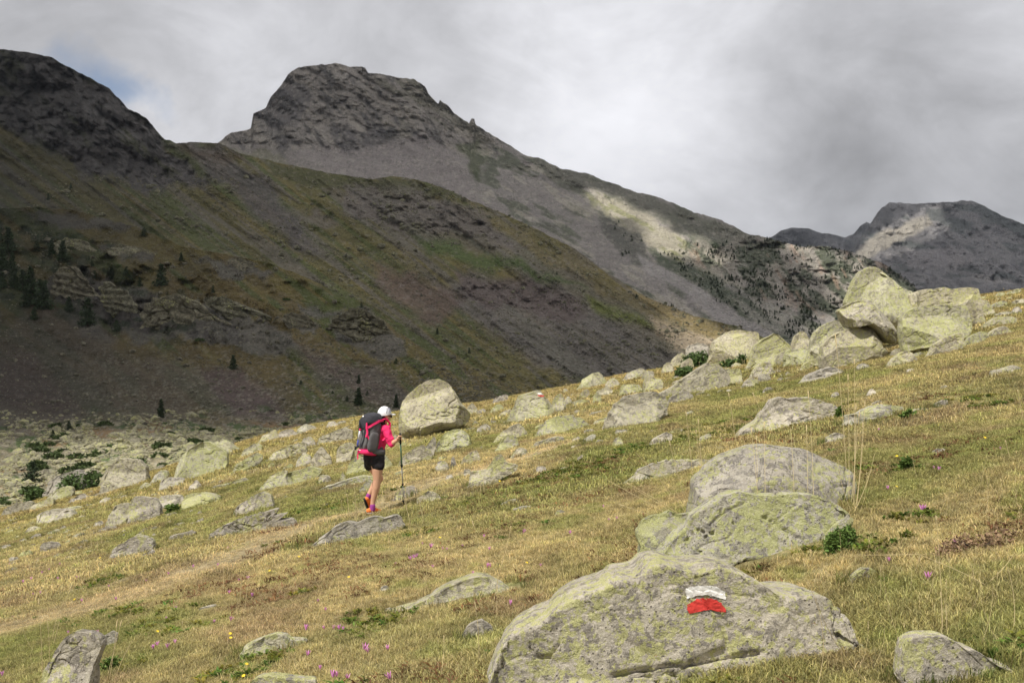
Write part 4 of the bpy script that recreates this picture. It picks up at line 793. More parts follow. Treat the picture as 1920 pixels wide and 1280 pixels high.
# ------------------------------------------------------------------ the smaller stones of the meadow: x0, x1, top, base, shape, label, material
SM = [
(-6, 62, 940, 970, 'slab', 'flat pale slab at the far left edge of the meadow', 'k'), (50, 102, 934, 958, 'slab', 'thin slab overlapping the flat slab at the far left edge', 'k'), (80, 136, 911, 943, 'wedge', 'ridged boulder below the two juniper patches at far left', 'k'),
(94, 170, 882, 917, 'dome', 'low dome boulder half hidden by juniper at far left', 'p'), (122, 163, 927, 944, 'wedge', 'small pale wedge stone right of the ridged boulder at far left', 'p'), (72, 140, 955, 984, 'block', 'wide grey block with a dark notch, sitting in bright green grass at left', 'n'),
(110, 153, 948, 963, 'flat', 'flat stone behind the wide grey block at left', 'n'), (280, 315, 880, 906, 'wedge', 'pale wedge stone just right of the flaky round boulder', 'p'), (261, 284, 904, 919, 'dome', 'small stone touching the right foot of the flaky round boulder', 'k'),
(299, 346, 894, 919, 'block', 'squarish boulder with a shaded front below the big smooth boulder at left', 'n'), (397, 456, 824, 858, 'wedl', 'cap rock resting on the shoulder of the big smooth boulder', 'k'), (424, 493, 848, 892, 'slab', 'leaning slab right of the big smooth boulder at left', 'k'),
(446, 492, 832, 856, 'wedge', 'wedge rock on the skyline right of the cap rock', 'k'), (352, 381, 901, 921, 'peak', 'little pointed stone in the turf below the big smooth boulder', 'n'), (382, 446, 905, 921, 'slab', 'thin low slab in line with the little pointed stone at left', 'n'),
(422, 468, 896, 913, 'wedge', 'low wedge stone at the edge of the green grass strip', 'k'), (186, 210, 932, 946, 'dome', 'small pale stone alone on dry turf below the flaky round boulder', 'p'), (221, 240, 928, 935, 'flat', 'tiny flat stone on dry turf at left', 'w'), (157, 203, 923, 935, 'slab', 'thin grey slab sunk in dry turf, left of the small lone pale stone', 'n'),
(191, 245, 945, 992, 'wedge', 'steep leaning boulder, left of three standing together', 'k'), (243, 301, 930, 983, 'block', 'tall dark-pitted boulder, middle of three standing together', 'n'), (295, 347, 928, 958, 'block', 'greyish boulder, right of three standing together', 'n'),
(343, 412, 925, 954, 'block', 'mossy yellow-green boulder right of the three standing together', 'y'), (374, 423, 921, 934, 'slab', 'thin slab lying behind the mossy yellow-green boulder', 'n'), (175, 194, 976, 990, 'dome', 'small round stone left of the steep leaning boulder', 'n'),
(183, 221, 986, 1000, 'flat', 'pale flat stone at the foot of the steep leaning boulder', 'p'), (187, 285, 1005, 1057, 'wedge', 'oval speckled boulder lying alone in the left meadow', 'n'), (263, 289, 1031, 1046, 'slab', 'small flat stone against the right end of the oval speckled boulder', 'n'),
(304, 367, 996, 1018, 'slab', 'thin pale slab between the oval boulder and the long leaning slab', 'p'), (420, 511, 924, 974, 'wedge', 'grey wedge boulder above the long leaning slab beside the path', 'n'), (-8, 21, 1021, 1031, 'flat', 'small flat stone at the left edge of the picture', 'n'),
(462, 601, 876, 928, 'slab', 'long low yellowish slab running up to the right, left of the hiker', 'k'), (495, 539, 881, 903, 'slab', 'small slab above the left part of the long yellowish slab', 'k'), (524, 549, 870, 884, 'wedge', 'pointed stone above the middle of the long yellowish slab', 'k'),
(554, 586, 849, 878, 'dome', 'round boulder left of a knobbly rock cluster, left of the hiker', 'n'), (577, 629, 838, 882, 'peak', 'knobbly rock beside the round boulder, left of the hiker', 'k'), (489, 577, 830, 869, 'slab', 'broad slab sloping up to the right above the green grass strip', 'k'),
(479, 522, 807, 832, 'wedge', 'rounded rock on the skyline left of the hiker, leftmost of the skyline rocks there', 'k'), (520, 559, 804, 823, 'dome', 'second low rock along the skyline left of the hiker', 'p'), (555, 595, 795, 814, 'dome', 'capped pale rock along the skyline left of the hiker, third in the row', 'p'),
(574, 664, 803, 842, 'wedge', 'large triangular boulder just left of the hiker\'s backpack', 'k'), (563, 592, 818, 841, 'dome', 'small dome rock tucked at the left foot of the large triangular boulder', 'n'), (611, 634, 789, 803, 'dome', 'tiny pale rock on the skyline, left of the hiker\'s cap', 'p'), (631, 649, 788, 797, 'flat', 'tiny flat rock on the skyline next to the hiker\'s pack', 'p'),
(630, 670, 830, 870, 'block', 'lichened rock immediately left of the hiker\'s hip', 'k'), (650, 737, 840, 894, 'dome', 'big yellowish boulder directly behind the hiker\'s legs', 'y'), (596, 621, 890, 908, 'block', 'small pale block left of the hiker\'s knees', 'p'), (635, 651, 885, 904, 'peak', 'little upright stone left of the hiker\'s knees', 'n'),
(571, 699, 892, 931, 'slab', 'long low ledge rising to the hiker\'s legs', 'n'), (671, 702, 896, 927, 'wedge', 'grey stone at the right end of the low ledge behind the hiker\'s calf', 'n'), (723, 783, 911, 943, 'wedge', 'pale rock just beyond the tip of the hiking pole', 'n'), (781, 829, 921, 946, 'dome', 'smooth low stone right of the rock at the pole tip', 'k'),
(727, 812, 836, 882, 'wedge', 'sloping rock right of the hiking pole with a dark cleft', 'k'), (788, 818, 819, 862, 'slab', 'slanted rock leaning between the cleft rock and the dome below the largest boulder', 'k'), (814, 890, 805, 851, 'dome', 'dome-shaped rock below the largest free-standing boulder', 'y'),
(814, 843, 864, 887, 'dome', 'bright white-topped stone in the turf right of the pole', 'p'), (841, 858, 855, 878, 'peak', 'narrow upright stone beside the white-topped stone', 'p'), (854, 902, 846, 876, 'wedge', 'greenish pointed stone right of the narrow upright stone', 'k'), (869, 883, 879, 893, 'block', 'small pale stone between the greenish pointed stone and the fin-shaped rock', 'p'),
(835, 851, 889, 900, 'dome', 'tiny white stone in the turf below the narrow upright stone', 'w'), (874, 895, 756, 778, 'dome', 'round rock touching the right side of the largest free-standing boulder', 'k'), (893, 911, 766, 776, 'flat', 'flat stone on the skyline right of the round rock', 'p'), (910, 945, 758, 777, 'wedge', 'small wedge rock on the skyline left of the tent-shaped boulder', 'k'),
(929, 961, 766, 784, 'slab', 'low slab at the left foot of the tent-shaped boulder', 'k'), (1031, 1063, 739, 775, 'dome', 'grey rock leaning on the right side of the tent-shaped boulder', 'n'), (1056, 1074, 743, 762, 'dome', 'small round rock on the skyline beyond the grey leaning rock', 'n'), (894, 922, 795, 811, 'dome', 'pale stone in the turf below the skyline, right of the largest boulder', 'p'),
(866, 896, 802, 810, 'flat', 'thin sunk stone beside the overhang of the largest boulder', 'k'), (915, 986, 795, 833, 'wedge', 'upper rock of a broken greenish pair left of the whaleback', 'k'), (917, 974, 815, 852, 'wedge', 'lower rock of the broken greenish pair left of the whaleback', 'y'), (985, 1057, 819, 844, 'slab', 'low slab with pale streaks below the whaleback', 'p'),
(958, 992, 839, 859, 'dome', 'small greenish rock below the low streaked slab', 'k'), (1069, 1087, 818, 829, 'slab', 'small white stone, left of two below the whaleback', 'w'), (1086, 1118, 814, 833, 'slab', 'white wedge-shaped stone, right of two below the whaleback', 'w'), (1068, 1094, 833, 841, 'flat', 'thin pale stone on bare earth below the white wedge', 'w'),
(1005, 1025, 874, 887, 'block', 'pinkish-white stone on a bare patch right of the fin-shaped rock', 'w'), (1048, 1071, 875, 882, 'flat', 'flat white stone right of the pinkish-white one', 'w'), (1079, 1093, 852, 866, 'slab', 'thin tilted white sliver of stone in greener turf', 'w'), (1072, 1137, 696, 735, 'wedge', 'peaked boulder on the skyline, leftmost of the long row', 'k'),
(1134, 1162, 709, 728, 'dome', 'small rock right of the leftmost peaked boulder of the row', 'k'), (1158, 1212, 691, 718, 'wedge', 'jagged pale rock on the skyline, second in the long row', 'p'), (1203, 1227, 696, 712, 'block', 'little block beside the jagged pale skyline rock', 'k'), (1161, 1203, 720, 744, 'block', 'yellow-green block below the jagged pale skyline rock', 'y'),
(1204, 1244, 708, 738, 'block', 'square-topped boulder above the layered boulder', 'k'), (1106, 1149, 725, 747, 'wedge', 'split rock, upper of a cluster right of the tent-shaped boulder', 'k'), (1109, 1131, 734, 758, 'peak', 'pointed rock in the middle of the cluster right of the tent-shaped boulder', 'k'), (1081, 1106, 730, 749, 'wedge', 'left rock of the cluster right of the tent-shaped boulder', 'k'),
(1070, 1105, 748, 762, 'flat', 'low flat rock below the cluster right of the tent-shaped boulder', 'k'), (1096, 1143, 769, 781, 'slab', 'thin slab left of the layered boulder', 'n'), (1104, 1146, 781, 799, 'slab', 'slanting slab running into the left side of the layered boulder', 'n'), (1250, 1300, 733, 760, 'flat', 'low sunk rock right of the layered boulder', 'n'),
(1209, 1260, 811, 837, 'slab', 'flat pale stone with a rusty side, in open turf', 'p'), (1307, 1333, 813, 829, 'slab', 'pale stone half hidden behind seeding grass stems', 'n'), (1146, 1173, 819, 837, 'peak', 'small grey stone left of the rusty-sided flat stone', 'n'),
(933, 982, 936, 952, 'flat', 'whitish sunk stone with a dark hollow beside it, mid meadow', 'p'), (957, 1013, 949, 963, 'flat', 'thin sliver of stone just below the whitish sunk stone', 'n'), (1039, 1062, 956, 968, 'dome', 'small pale stone in the mid meadow left of the yellow-lichened block', 'p'),
(1285, 1330, 644, 677, 'block', 'blocky skyline rock just left of the notched round boulder', 'p'), (1248, 1290, 660, 692, 'wedge', 'skyline rock with juniper at its right side', 'k'), (1240, 1264, 680, 702, 'dome', 'low rock left of the juniper on the skyline', 'k'), (1268, 1300, 672, 700, 'wedge', 'slim rock rising out of the juniper on the skyline', 'k'),
(1296, 1330, 672, 692, 'slab', 'narrow slab between the juniper and the notched round boulder', 'k'), (1481, 1522, 621, 664, 'dome', 'orange-topped rock on the skyline right of the peaked yellow boulder', 'k'), (1471, 1544, 655, 690, 'block', 'smooth pale yellow slab below the orange-topped rock', 'y'), (1340, 1394, 691, 729, 'block', 'greenish block right of the long tilted slab', 'y'),
(1394, 1452, 680, 715, 'wedge', 'rock with a dark split below the peaked yellow boulder', 'n'), (1384, 1421, 709, 731, 'wedge', 'low reddish rock below the rock with the dark split', 'n'), (1421, 1444, 701, 719, 'block', 'small pale block at the foot of the rock with the dark split', 'p'), (1500, 1550, 672, 698, 'flat', 'broken stones left of the rounded hollowed boulder', 'k'),
(1484, 1586, 689, 725, 'wedge', 'flat-backed rock alone in turf below the rounded hollowed boulder', 'n'), (1431, 1453, 725, 738, 'dome', 'small half-sunk pale stone left of the flat-backed rock', 'p'), (1625, 1646, 729, 742, 'peak', 'tiny broken white stone in the turf below the great pile', 'w'), (1555, 1573, 734, 748, 'wedge', 'tiny tilted grey stone right of the flat-backed rock', 'n'),
(1630, 1653, 751, 761, 'slab', 'sliver of stone above the flat weathered slab at right', 'n'), (1683, 1751, 765, 782, 'slab', 'thin dark-edged slab, second of the broken row at right', 'n'), (1741, 1775, 749, 767, 'slab', 'tilted slab, last and highest of the broken row at right', 'n'), (1549, 1592, 810, 832, 'dome', 'half-buried lichened stone below the rugged boulder\'s right end', 'n'),
(1657, 1715, 657, 692, 'wedge', 'wedge boulder alone in turf below the massive cracked block', 'k'), (1665, 1692, 652, 670, 'slab', 'small slab behind the wedge boulder below the cracked block', 'k'), (1706, 1734, 660, 673, 'flat', 'flat yellowish stone right of the wedge boulder', 'y'), (1606, 1631, 680, 695, 'dome', 'small stone at the right foot of the rounded hollowed boulder', 'p'),
(1858, 1918, 686, 706, 'flat', 'low pale stone near the right edge of the picture', 'n'), (1835, 1903, 592, 622, 'wedge', 'broad boulder right of the massive cracked block', 'k'), (1814, 1870, 562, 600, 'peak', 'sharp-topped rock behind the broad boulder on the right', 'k'), (1802, 1850, 620, 652, 'slab', 'dark-sided ledge below the broad boulder on the right', 'y'),
(1845, 1893, 612, 636, 'wedge', 'jagged rock at the right end of the dark-sided ledge', 'k'), (1862, 1900, 584, 597, 'flat', 'low flat rock above the broad boulder on the right', 'k'), (1898, 1916, 575, 590, 'dome', 'small round stone near the skyline at the right edge', 'p'), (1850, 1888, 564, 580, 'slab', 'dark slab among stones below the right skyline', 'n'),
(1898, 1925, 560, 572, 'flat', 'flat stone at the right edge just below the skyline', 'k'), (371, 412, 1135, 1146, 'flat', 'flat whitish stone flush with the turf, left of centre near the bottom', 'w'), (711, 731, 1098, 1110, 'dome', 'small pale stone in the turf above the long flat outcrop', 'p'), (716, 736, 1139, 1148, 'flat', 'chip of pale stone at the left tip of the long flat outcrop', 'p'),
(604, 622, 943, 949, 'flat', 'tiny flat stone on the path left of the hiker\'s feet', 'p'), (1440, 1475, 1098, 1120, 'dome', 'greenish stone peeping out behind the trail-mark boulder', 'y'), (1748, 1776, 840, 852, 'flat', 'small pale stone lost in the dry turf at right', 'n'), (1764, 1776, 722, 729, 'flat', 'tiny white stone in the right turf below the great pile', 'w'),
(1700, 1716, 690, 697, 'flat', 'white chip of stone below the wedge boulder', 'w'), (284, 292, 1000, 1006, 'dome', 'tiny stone in the turf left of the thin pale slab', 'w'), (228, 236, 993, 999, 'dome', 'tiny stone right of the pale flat stone at left', 'w'), (1285, 1300, 770, 778, 'flat', 'small stone flush with the turf below the long tilted slab', 'n'),
]
for r in SM:
    x0, x1, yt, yb, tpl, lab, mat = r
    box_rock(x0, x1, yt, yb, tpl, lab, mat, D=.34 if tpl in ('slab', 'flat') else .42, rough=.045 if mat != 'w' else .035, planes=11)

def filler():
    rg = np.random.default_rng(77); boxes = [(r[0], r[1], r[2], r[3]) for r in SM]+[(748, 883, 710, 820), (955, 1042, 731, 793), (1142, 1252, 735, 803), (330, 428, 827, 900), (195, 276, 858, 923), (553, 761, 964, 1037), (383, 548, 955, 1030), (665, 722, 764, 965), (870, 972, 851, 924), (1396, 1572, 742, 816), (1289, 1598, 832, 1070), (1540, 1830, 500, 690)]
    W = [(130, 'at the far left end of the rock band'), (330, 'left part of the rock band'), (520, 'on the strip above the long leaning slab'), (700, 'just left of the hiker'), (860, 'beyond the hiking pole'), (1060, 'between the fin-shaped and tent-shaped rocks'), (1260, 'around the layered boulder'), (1480, 'below the skyline row'), (1700, 'below the great pile'), (2000, 'on the far right slope')]
    n = 0; t = 0
    while n < 250 and t < 9000:
        t += 1; px = rg.uniform(10, 1900) if rg.random() < .6 else rg.uniform(120, 760); cr = np.interp(px, CX, CY); w = rg.choice([rg.uniform(7, 14), rg.uniform(12, 26), rg.uniform(24, 48)], p=[.36, .38, .26]); band = 120 if px < 1300 else 60
        py = cr+5+band*rg.random()**1.3; h = w*rg.uniform(.32, .62)
        if any(px+w/2 > a and px-w/2 < b and py > c+2 and py-h < d-1 for a, b, c, d in boxes): continue
        boxes.append((px-w/2, px+w/2, py-h, py)); k = min(W, key=lambda q: 0 if px < q[0] else 1e9+q[0])[1]
        z = 'small' if w < 13 else 'medium-sized' if w < 26 else 'broad'; tpl = str(rg.choice(['slab', 'wedge', 'flat', 'slab', 'block', 'peak', 'dome'])); what = {'slab': 'slab', 'wedge': 'wedge', 'flat': 'flat stone', 'block': 'block', 'peak': 'pointed rock', 'dome': 'rounded stone'}[tpl]
        m = str(rg.choice(['k', 'n', 'p', 'k', 'y']))
        c = {'k': 'greenish-grey', 'n': 'grey', 'p': 'pale', 'y': 'yellow-lichened'}[m]
        box_rock(px-w/2, px+w/2, py-h, py, tpl, '%s %s %s in turf, %s' % (z, c, what, k), m, D=.34, rough=.05, planes=10, group='half-sunk stones '+k); n += 1
filler()

# ------------------------------------------------------------------ painted trail marks
def paint_patch(rock, poly, name, mat, parent, dist, n=26, lift=.003):
    bpy.context.view_layer.update()
    P = np.array(poly, float); xs = np.linspace(P[:, 0].min()-.5, P[:, 0].max()+.5, n*2); ys = np.linspace(P[:, 1].min()-.5, P[:, 1].max()+.5, n)
    X, Y = np.meshgrid(xs, ys); wob = .8*(P[:, 0].max()-P[:, 0].min())/76
    sd = sd_poly(X.ravel()+wob*n2(X.ravel()/4, Y.ravel()/4, 3), Y.ravel()+wob*n2(X.ravel()/4+9, Y.ravel()/4, 4), poly)
    me = rock.data; tr = BVHTree.FromPolygons([tuple(v.co) for v in me.vertices], [tuple(p.vertices) for p in me.polygons])
    o = -Vector(rock.location); V = []
    for x, y in zip(X.ravel(), Y.ravel()):
        d = Vector(((x-960)/FP, 1, (640-y)/FP)).normalized(); h = tr.ray_cast(o, d)
        V.append(tuple(h[0]+h[1]*lift) if h[0] is not None else (0, 0, 0))
    wear = fbm2(X.ravel()/5*26/n*1.5, Y.ravel()/5*26/n*1.5, 4, 61)+.35*n2(X.ravel()*.9, Y.ravel()*.9, 62)
    F = grid_faces(n, n*2); ok = ((sd > 0) & (wear < .62+.03*np.minimum(sd, 12)))[F].all(1)
    V = np.array(V); F = F[ok]; u = np.unique(F); rm = np.zeros(len(V), int); rm[u] = range(len(u))
    m2 = mesh_np(name, V[u], rm[F], mat); ob = link(name, m2, parent); return ob
MWHITE = plain('white_paint', (.76, .74, .70), .8, .28, 45, .006); MRED = plain('red_paint', (.56, .05, .04), .75, .38, 45, .006)
paint_patch(BLAZE, [(1284, 1104), (1290, 1099), (1310, 1097), (1324, 1096), (1342, 1099), (1359, 1107), (1361, 1125), (1344, 1119), (1325, 1114), (1305, 1116), (1287, 1122)], 'white_stripe', MWHITE, BLAZE, 4, 52, .006)
paint_patch(BLAZE, [(1287, 1133), (1300, 1126), (1314, 1120), (1326, 1119), (1342, 1122), (1354, 1131), (1361, 1141), (1360, 1148), (1345, 1145), (1330, 1142), (1312, 1146), (1294, 1150), (1288, 1144)], 'red_stripe', MRED, BLAZE, 4, 52, .006)
TENT = [o for o in ROCKS if 'tent-shaped boulder with' in o['label']][0]
paint_patch(TENT, [(1006, 736), (1012, 736), (1020, 738), (1020, 740.5), (1008, 739.5)], 'white_stripe', MWHITE, TENT, 30, 10, .01)
paint_patch(TENT, [(1007, 740), (1020, 741), (1021, 744), (1009, 743)], 'red_stripe', MRED, TENT, 30, 10, .01)

# ------------------------------------------------------------------ crags and blocks across the valley
def surf_at(G, px, py):
    g, X, Y = G; i = int(np.argmin((X-px)**2+(Y-py)**2)); nu = g.shape[1]; return g.reshape(-1, 3)[i]
def crag(G, outline, label, seed, D=.35, mat='c', rough=.13, sub=6):
    P = np.array(outline, float); cxp = P[:, 0].mean(); base = P[:, 1].max()
    p = surf_at(G, cxp, base-.15*(base-P[:, 1].min())); q = surf_at(G, cxp, P[:, 1].min()+.25*(base-P[:, 1].min()))
    y = (p[1]+q[1])/2+1; Wm = (P[:, 0].max()-P[:, 0].min())/FP*y
    me, loc, w, h = rock_mesh('rock_outcrop', P, y, D*Wm, sub, seed, rough=rough, planes=12, mat=mat, sq=.8, strata=.3)
    o = link('rock_outcrop', me, None, loc); tag(o, label, 'outcrop')
crag(A, [(616, 612), (632, 594), (655, 583), (680, 582), (705, 592), (728, 612), (742, 636), (751, 665), (745, 684), (722, 676), (695, 662), (665, 640), (640, 624)], 'dark rugged crag below a lone shrub, left above the largest free-standing boulder', 701, .16)
crag(A, [(530, 598), (548, 588), (575, 592), (590, 606), (598, 628), (585, 634), (562, 622), (540, 610)], 'grey tilted crag left of the dark rugged crag', 703, .2)
crag(A, [(98, 545), (104, 515), (118, 500), (140, 502), (160, 520), (178, 548), (205, 590), (200, 612), (165, 600), (135, 585), (108, 570)], 'tall smooth crag face beside the dark pines at left', 705, .16)
crag(A, [(188, 540), (205, 528), (235, 548), (252, 575), (262, 604), (246, 618), (225, 610), (200, 580)], 'slanting pale crag slab right of the tall smooth crag face', 707, .18)
crag(A, [(262, 590), (290, 566), (330, 560), (370, 568), (400, 590), (440, 612), (466, 625), (455, 640), (400, 645), (372, 640), (320, 640), (275, 622)], 'wide dark broken crag in the middle of the valley side', 709, .12)
crag(A, [(380, 560), (420, 556), (460, 575), (500, 590), (515, 606), (490, 615), (440, 600), (400, 585)], 'dark crag above the wide broken crag on the valley side', 711, .16)
crag(A, [(95, 462), (125, 447), (160, 455), (178, 470), (165, 482), (120, 478)], 'grey crag hump below the left cliffs, among small pines', 713, .25)
crag(A, [(200, 468), (230, 457), (275, 468), (290, 478), (262, 484), (215, 480)], 'low ledge crag left of a lone pine on the upper valley side', 715, .2)
crag(A, [(420, 500), (445, 488), (480, 492), (505, 510), (490, 518), (450, 514)], 'small crag high on the valley side, near the grass edge', 717, .25)
# individual blocks of the valley floor
vr = np.random.default_rng(44); VAR = []
for i in range(7):
    t = list(TPL.values())[i]; pts = [(960+60*(u-.5), 640-42*(v-.5)) for u, v in t]
    me, _, w, h = rock_mesh('valley_boulder', pts, FP/60, .42, 3, 800+i, rough=.07, planes=11, mat='s'); VAR.append(me)
CPROB = [(30, 890), (95, 870), (115, 840), (200, 870), (240, 850), (170, 850), (60, 845), (270, 845), (220, 800), (350, 820), (380, 800), (10, 850)]
gA, XA, YA = A
n_ind = 0; tries = 0; used = []
LM = [(303, 783, 'beside the thin ragged pine'), (62, 895, 'in the shadowed hollow at the left edge'), (128, 800, 'by the upper dark shrub at left'), (98, 840, 'among the leafy shrubs at left'), (235, 850, 'just beyond the flaky round boulder'), (370, 815, 'just beyond the big smooth boulder'), (460, 800, 'toward the right end of the boulder field'), (560, 790, 'at the far right end of the boulder field'), (10, 800, 'high in the boulder field at the left edge'), (200, 800, 'in the upper middle of the boulder field'), (170, 880, 'at the low near edge of the boulder field'), (310, 840, 'in the gap between the two big left boulders')]
while n_ind < 230 and tries < 9000:
    tries += 1
    px = vr.uniform(-10, 640); py = 770+150*vr.random()**.9
    if px > 380 and py < 782 or py > 962-.21*px+8: continue
    sz = vr.uniform(7, 17)*(1+.9*(vr.random() < .16))*(.55+.6*(py-770)/110)
    if any((px-a)**2+(py-b)**2*2 < (.8*(sz+c)/2)**2 for a, b, c in used): continue
    p = surf_at(A, px, py); k = sz/FP*p[1]
    o = link('valley_boulder', VAR[int(vr.integers(7))], None, (p[0], p[1], p[2]+.10*k)); o.scale = (k, k*vr.uniform(.8, 1.1), k*vr.uniform(.7, 1.15)); o.rotation_euler = (vr.uniform(-.2, .2), vr.uniform(-.3, .3), vr.uniform(-.5, .5))
    w = min(LM, key=lambda q: (q[0]-px)**2+2*(q[1]-py)**2)[2]; z = 'large' if sz > 15 else 'middling' if sz > 10 else 'small'
    tag(o, z+' pale boulder on the valley floor, '+w, 'boulder', z+' valley boulders '+w); used.append((px, py, sz)); n_ind += 1
# everything smaller, joined
def rubble(name, G, n, region, size, seed, mat, label):
    rg = np.random.default_rng(seed); V, F = ico(1); Vs, Fs = [], []; g, X, Y = G; flat = g.reshape(-1, 3)
    nx = len(X); sel = np.where(region(X, Y) > rg.random(nx))[0]; idx = rg.choice(sel, n)
    for q, i in enumerate(idx):
        p = flat[i]; k = rg.uniform(*size)*(1+2*(rg.random() < .05))/FP*p[1]*.5
        v = V*rg.uniform(.6, 1.2, (len(V), 1))*np.array((k*1.2, k, k*.8)); Vs.append(v+p+np.array((rg.normal()*k, rg.normal()*k, k*.2))); Fs.append(F+q*len(V))
    me = mesh_np(name, np.concatenate(Vs), np.concatenate(Fs), MR[mat], False); tag(link(name, me), kind='stuff')
rubble('valley_rubble', A, 9000, lambda x, y: sstep(765, 830, y)*(x < 700)*(y < 965-.2*x)*(fbm2(x/50, y/24, 3, 140) > -.15), (2.5, 8), 51, 's', '')
rubble('hillside_rubble', A, 9000, lambda x, y: (y < 800)*(y > 430)*(sstep(560, 780, y)*.6+.1+.5*(fbm2(x/50, y/30, 3, 141) > .1)), (1.5, 4.2), 52, 'c', '')
rubble('mountainside_rubble', B, 9000, lambda x, y: (y > 330)*(.2+.8*(fbm2(x/60, y/30, 3, 142) > .15)), (1.5, 4.5), 53, 'c', '')
# ------------------------------------------------------------------ turf: blades in tufts, instanced on points
def m_blade(name, trans=.35):
    s = NT(name); t = s.attr('tint', 'INSTANCER'); v = s.attr('Col')
    c = s.mix(1.0, t, v, 'MULTIPLY'); s.t.nodes.remove(s.b)
    d = s.N('ShaderNodeBsdfDiffuse'); s.L(c, d.inputs[0]); tr = s.N('ShaderNodeBsdfTranslucent'); s.L(c, tr.inputs[0])
    m = s.N('ShaderNodeMixShader'); m.inputs[0].default_value = trans; s.L(d.outputs[0], m.inputs[1]); s.L(tr.outputs[0], m.inputs[2]); s.L(m.outputs[0], s.out.inputs[0])
    return s.m
M_BLADE = m_blade('grass_blade')
def tuft(name, n, h, w, spread, lean, seed, leaf=False):
    rg = np.random.default_rng(seed); V, F, C = [], [], []
    for i in range(n):
        a = rg.uniform(0, 6.283); r = spread*math.sqrt(rg.random()); x, y = r*math.cos(a), r*math.sin(a)
        hh = h*rg.uniform(.45, 1.15); b = rg.uniform(0, 6.283); ln = lean*rg.uniform(.3, 1.6)*hh; dx, dy = math.cos(b), math.sin(b); px_, py_ = -dy*w/2, dx*w/2
        k = rg.uniform(.5, 1.45); col = np.array((k*rg.uniform(.92, 1.1), k, k*rg.uniform(.75, 1.1)))
        k0 = len(V); wm = 1.9 if leaf else .8
        V += [(x-px_, y-py_, -.012), (x+px_, y+py_, -.012), (x+dx*ln*.45+px_*wm, y+dy*ln*.45+py_*wm, hh*.6), (x+dx*ln*.45-px_*wm, y+dy*ln*.45-py_*wm, hh*.6), (x+dx*ln*1.1, y+dy*ln*1.1, hh*(.72 if leaf else .95))]
        F += [(k0, k0+1, k0+2), (k0, k0+2, k0+3), (k0+3, k0+2, k0+4)]; C += [col]*5
    me = mesh_np(name, np.array(V), np.array(F), M_BLADE, False); set_col(me, np.array(C)); return bpy.data.objects.new(name, me)
def scatter(name, protos, P, scale, rot, idx, tint, kind='stuff', tilt=None):
    coll = bpy.data.collections.new(name+'_source')
    for i, o in enumerate(protos): o.name = '%s_%02d' % (name, i); coll.objects.link(o)
    me = bpy.data.meshes.new(name); me.vertices.add(len(P)); me.vertices.foreach_set('co', np.asarray(P, np.float32).ravel())
    for nm, ty, val in (('s', 'FLOAT', scale), ('r', 'FLOAT', rot), ('k', 'INT', idx)):
        a = me.attributes.new(nm, ty, 'POINT'); a.data.foreach_set('value', np.asarray(val, np.int32 if ty == 'INT' else np.float32))
    set_col(me, tint, 'tint')
    o = link(name, me); ng = bpy.data.node_groups.new(name, 'GeometryNodeTree')
    ng.interface.new_socket('Geometry', in_out='INPUT', socket_type='NodeSocketGeometry'); ng.interface.new_socket('Geometry', in_out='OUTPUT', socket_type='NodeSocketGeometry')
    N = ng.nodes.new; gi = N('NodeGroupInput'); go = N('NodeGroupOutput'); ip = N('GeometryNodeInstanceOnPoints'); ci = N('GeometryNodeCollectionInfo')
    ci.inputs[0].default_value = coll; ci.inputs['Separate Children'].default_value = True; ci.inputs['Reset Children'].default_value = True
    def na(nm, ty):
        n = N('GeometryNodeInputNamedAttribute'); n.data_type = ty; n.inputs['Name'].default_value = nm; return n.outputs[0]
    cx = N('ShaderNodeCombineXYZ'); L = ng.links.new
    L(na('r', 'FLOAT'), cx.inputs[2]); L(gi.outputs[0], ip.inputs['Points']); L(ci.outputs[0], ip.inputs['Instance']); ip.inputs['Pick Instance'].default_value = True
    L(na('k', 'INT'), ip.inputs['Instance Index']); L(cx.outputs[0], ip.inputs['Rotation']); L(na('s', 'FLOAT'), ip.inputs['Scale']); L(ip.outputs[0], go.inputs[0])
    md = o.modifiers.new('scatter', 'NODES'); md.node_group = ng
    return tag(o, kind=kind)
def clear_of_rock(X, Y, grow=1.0):
    ok = np.ones(len(X), bool)
    for (cx, cy, w, d) in FOOT:
        ok &= ((X-cx)/(w*grow))**2+((Y-cy)/(d*grow))**2 > 1
    return ok
def field(n, y0, y1, seed, p=1.0):
    rg = np.random.default_rng(seed); Y = (y0**2+(y1**2-y0**2)*rg.random(n))**.5; T = rg.uniform(-.60, .60, n); return Y*T, Y, rg
def turf_zone(name, n, y0, y1, seed, h, w, sp, blades, tonev):
    X, Y, rg = field(n, y0, y1, seed); ok = clear_of_rock(X, Y, .93); X, Y = X[ok], Y[ok]
    C = turf_colour(X, Y)*tonev*rg.uniform(.6, 1.4, (len(X), 1)); 
    pth = sd_line(X, Y, PATH) < .45; sc = rg.uniform(.7, 1.25, len(X))*np.where(pth, .5, 1)*(1+.5*fbm2(X*.9, Y*.9, 3, 27))
    protos = [tuft('t', blades, h, w, sp, 1.25, seed*10+i) for i in range(5)]
    scatter(name, protos, np.stack([X, Y, meadow(X, Y)], -1), sc, rg.uniform(0, 6.28, len(X)), rg.integers(0, 5, len(X)), C)
turf_zone('turf_near', 90000, 3.4, 13, 61, .030, .0036, .05, 22, 1.15)
turf_zone('turf_mid', 70000, 12, 28, 62, .038, .008, .10, 20, 1.12)
turf_zone('turf_far', 40000, 27, 64, 63, .065, .02, .24, 18, 1.10)
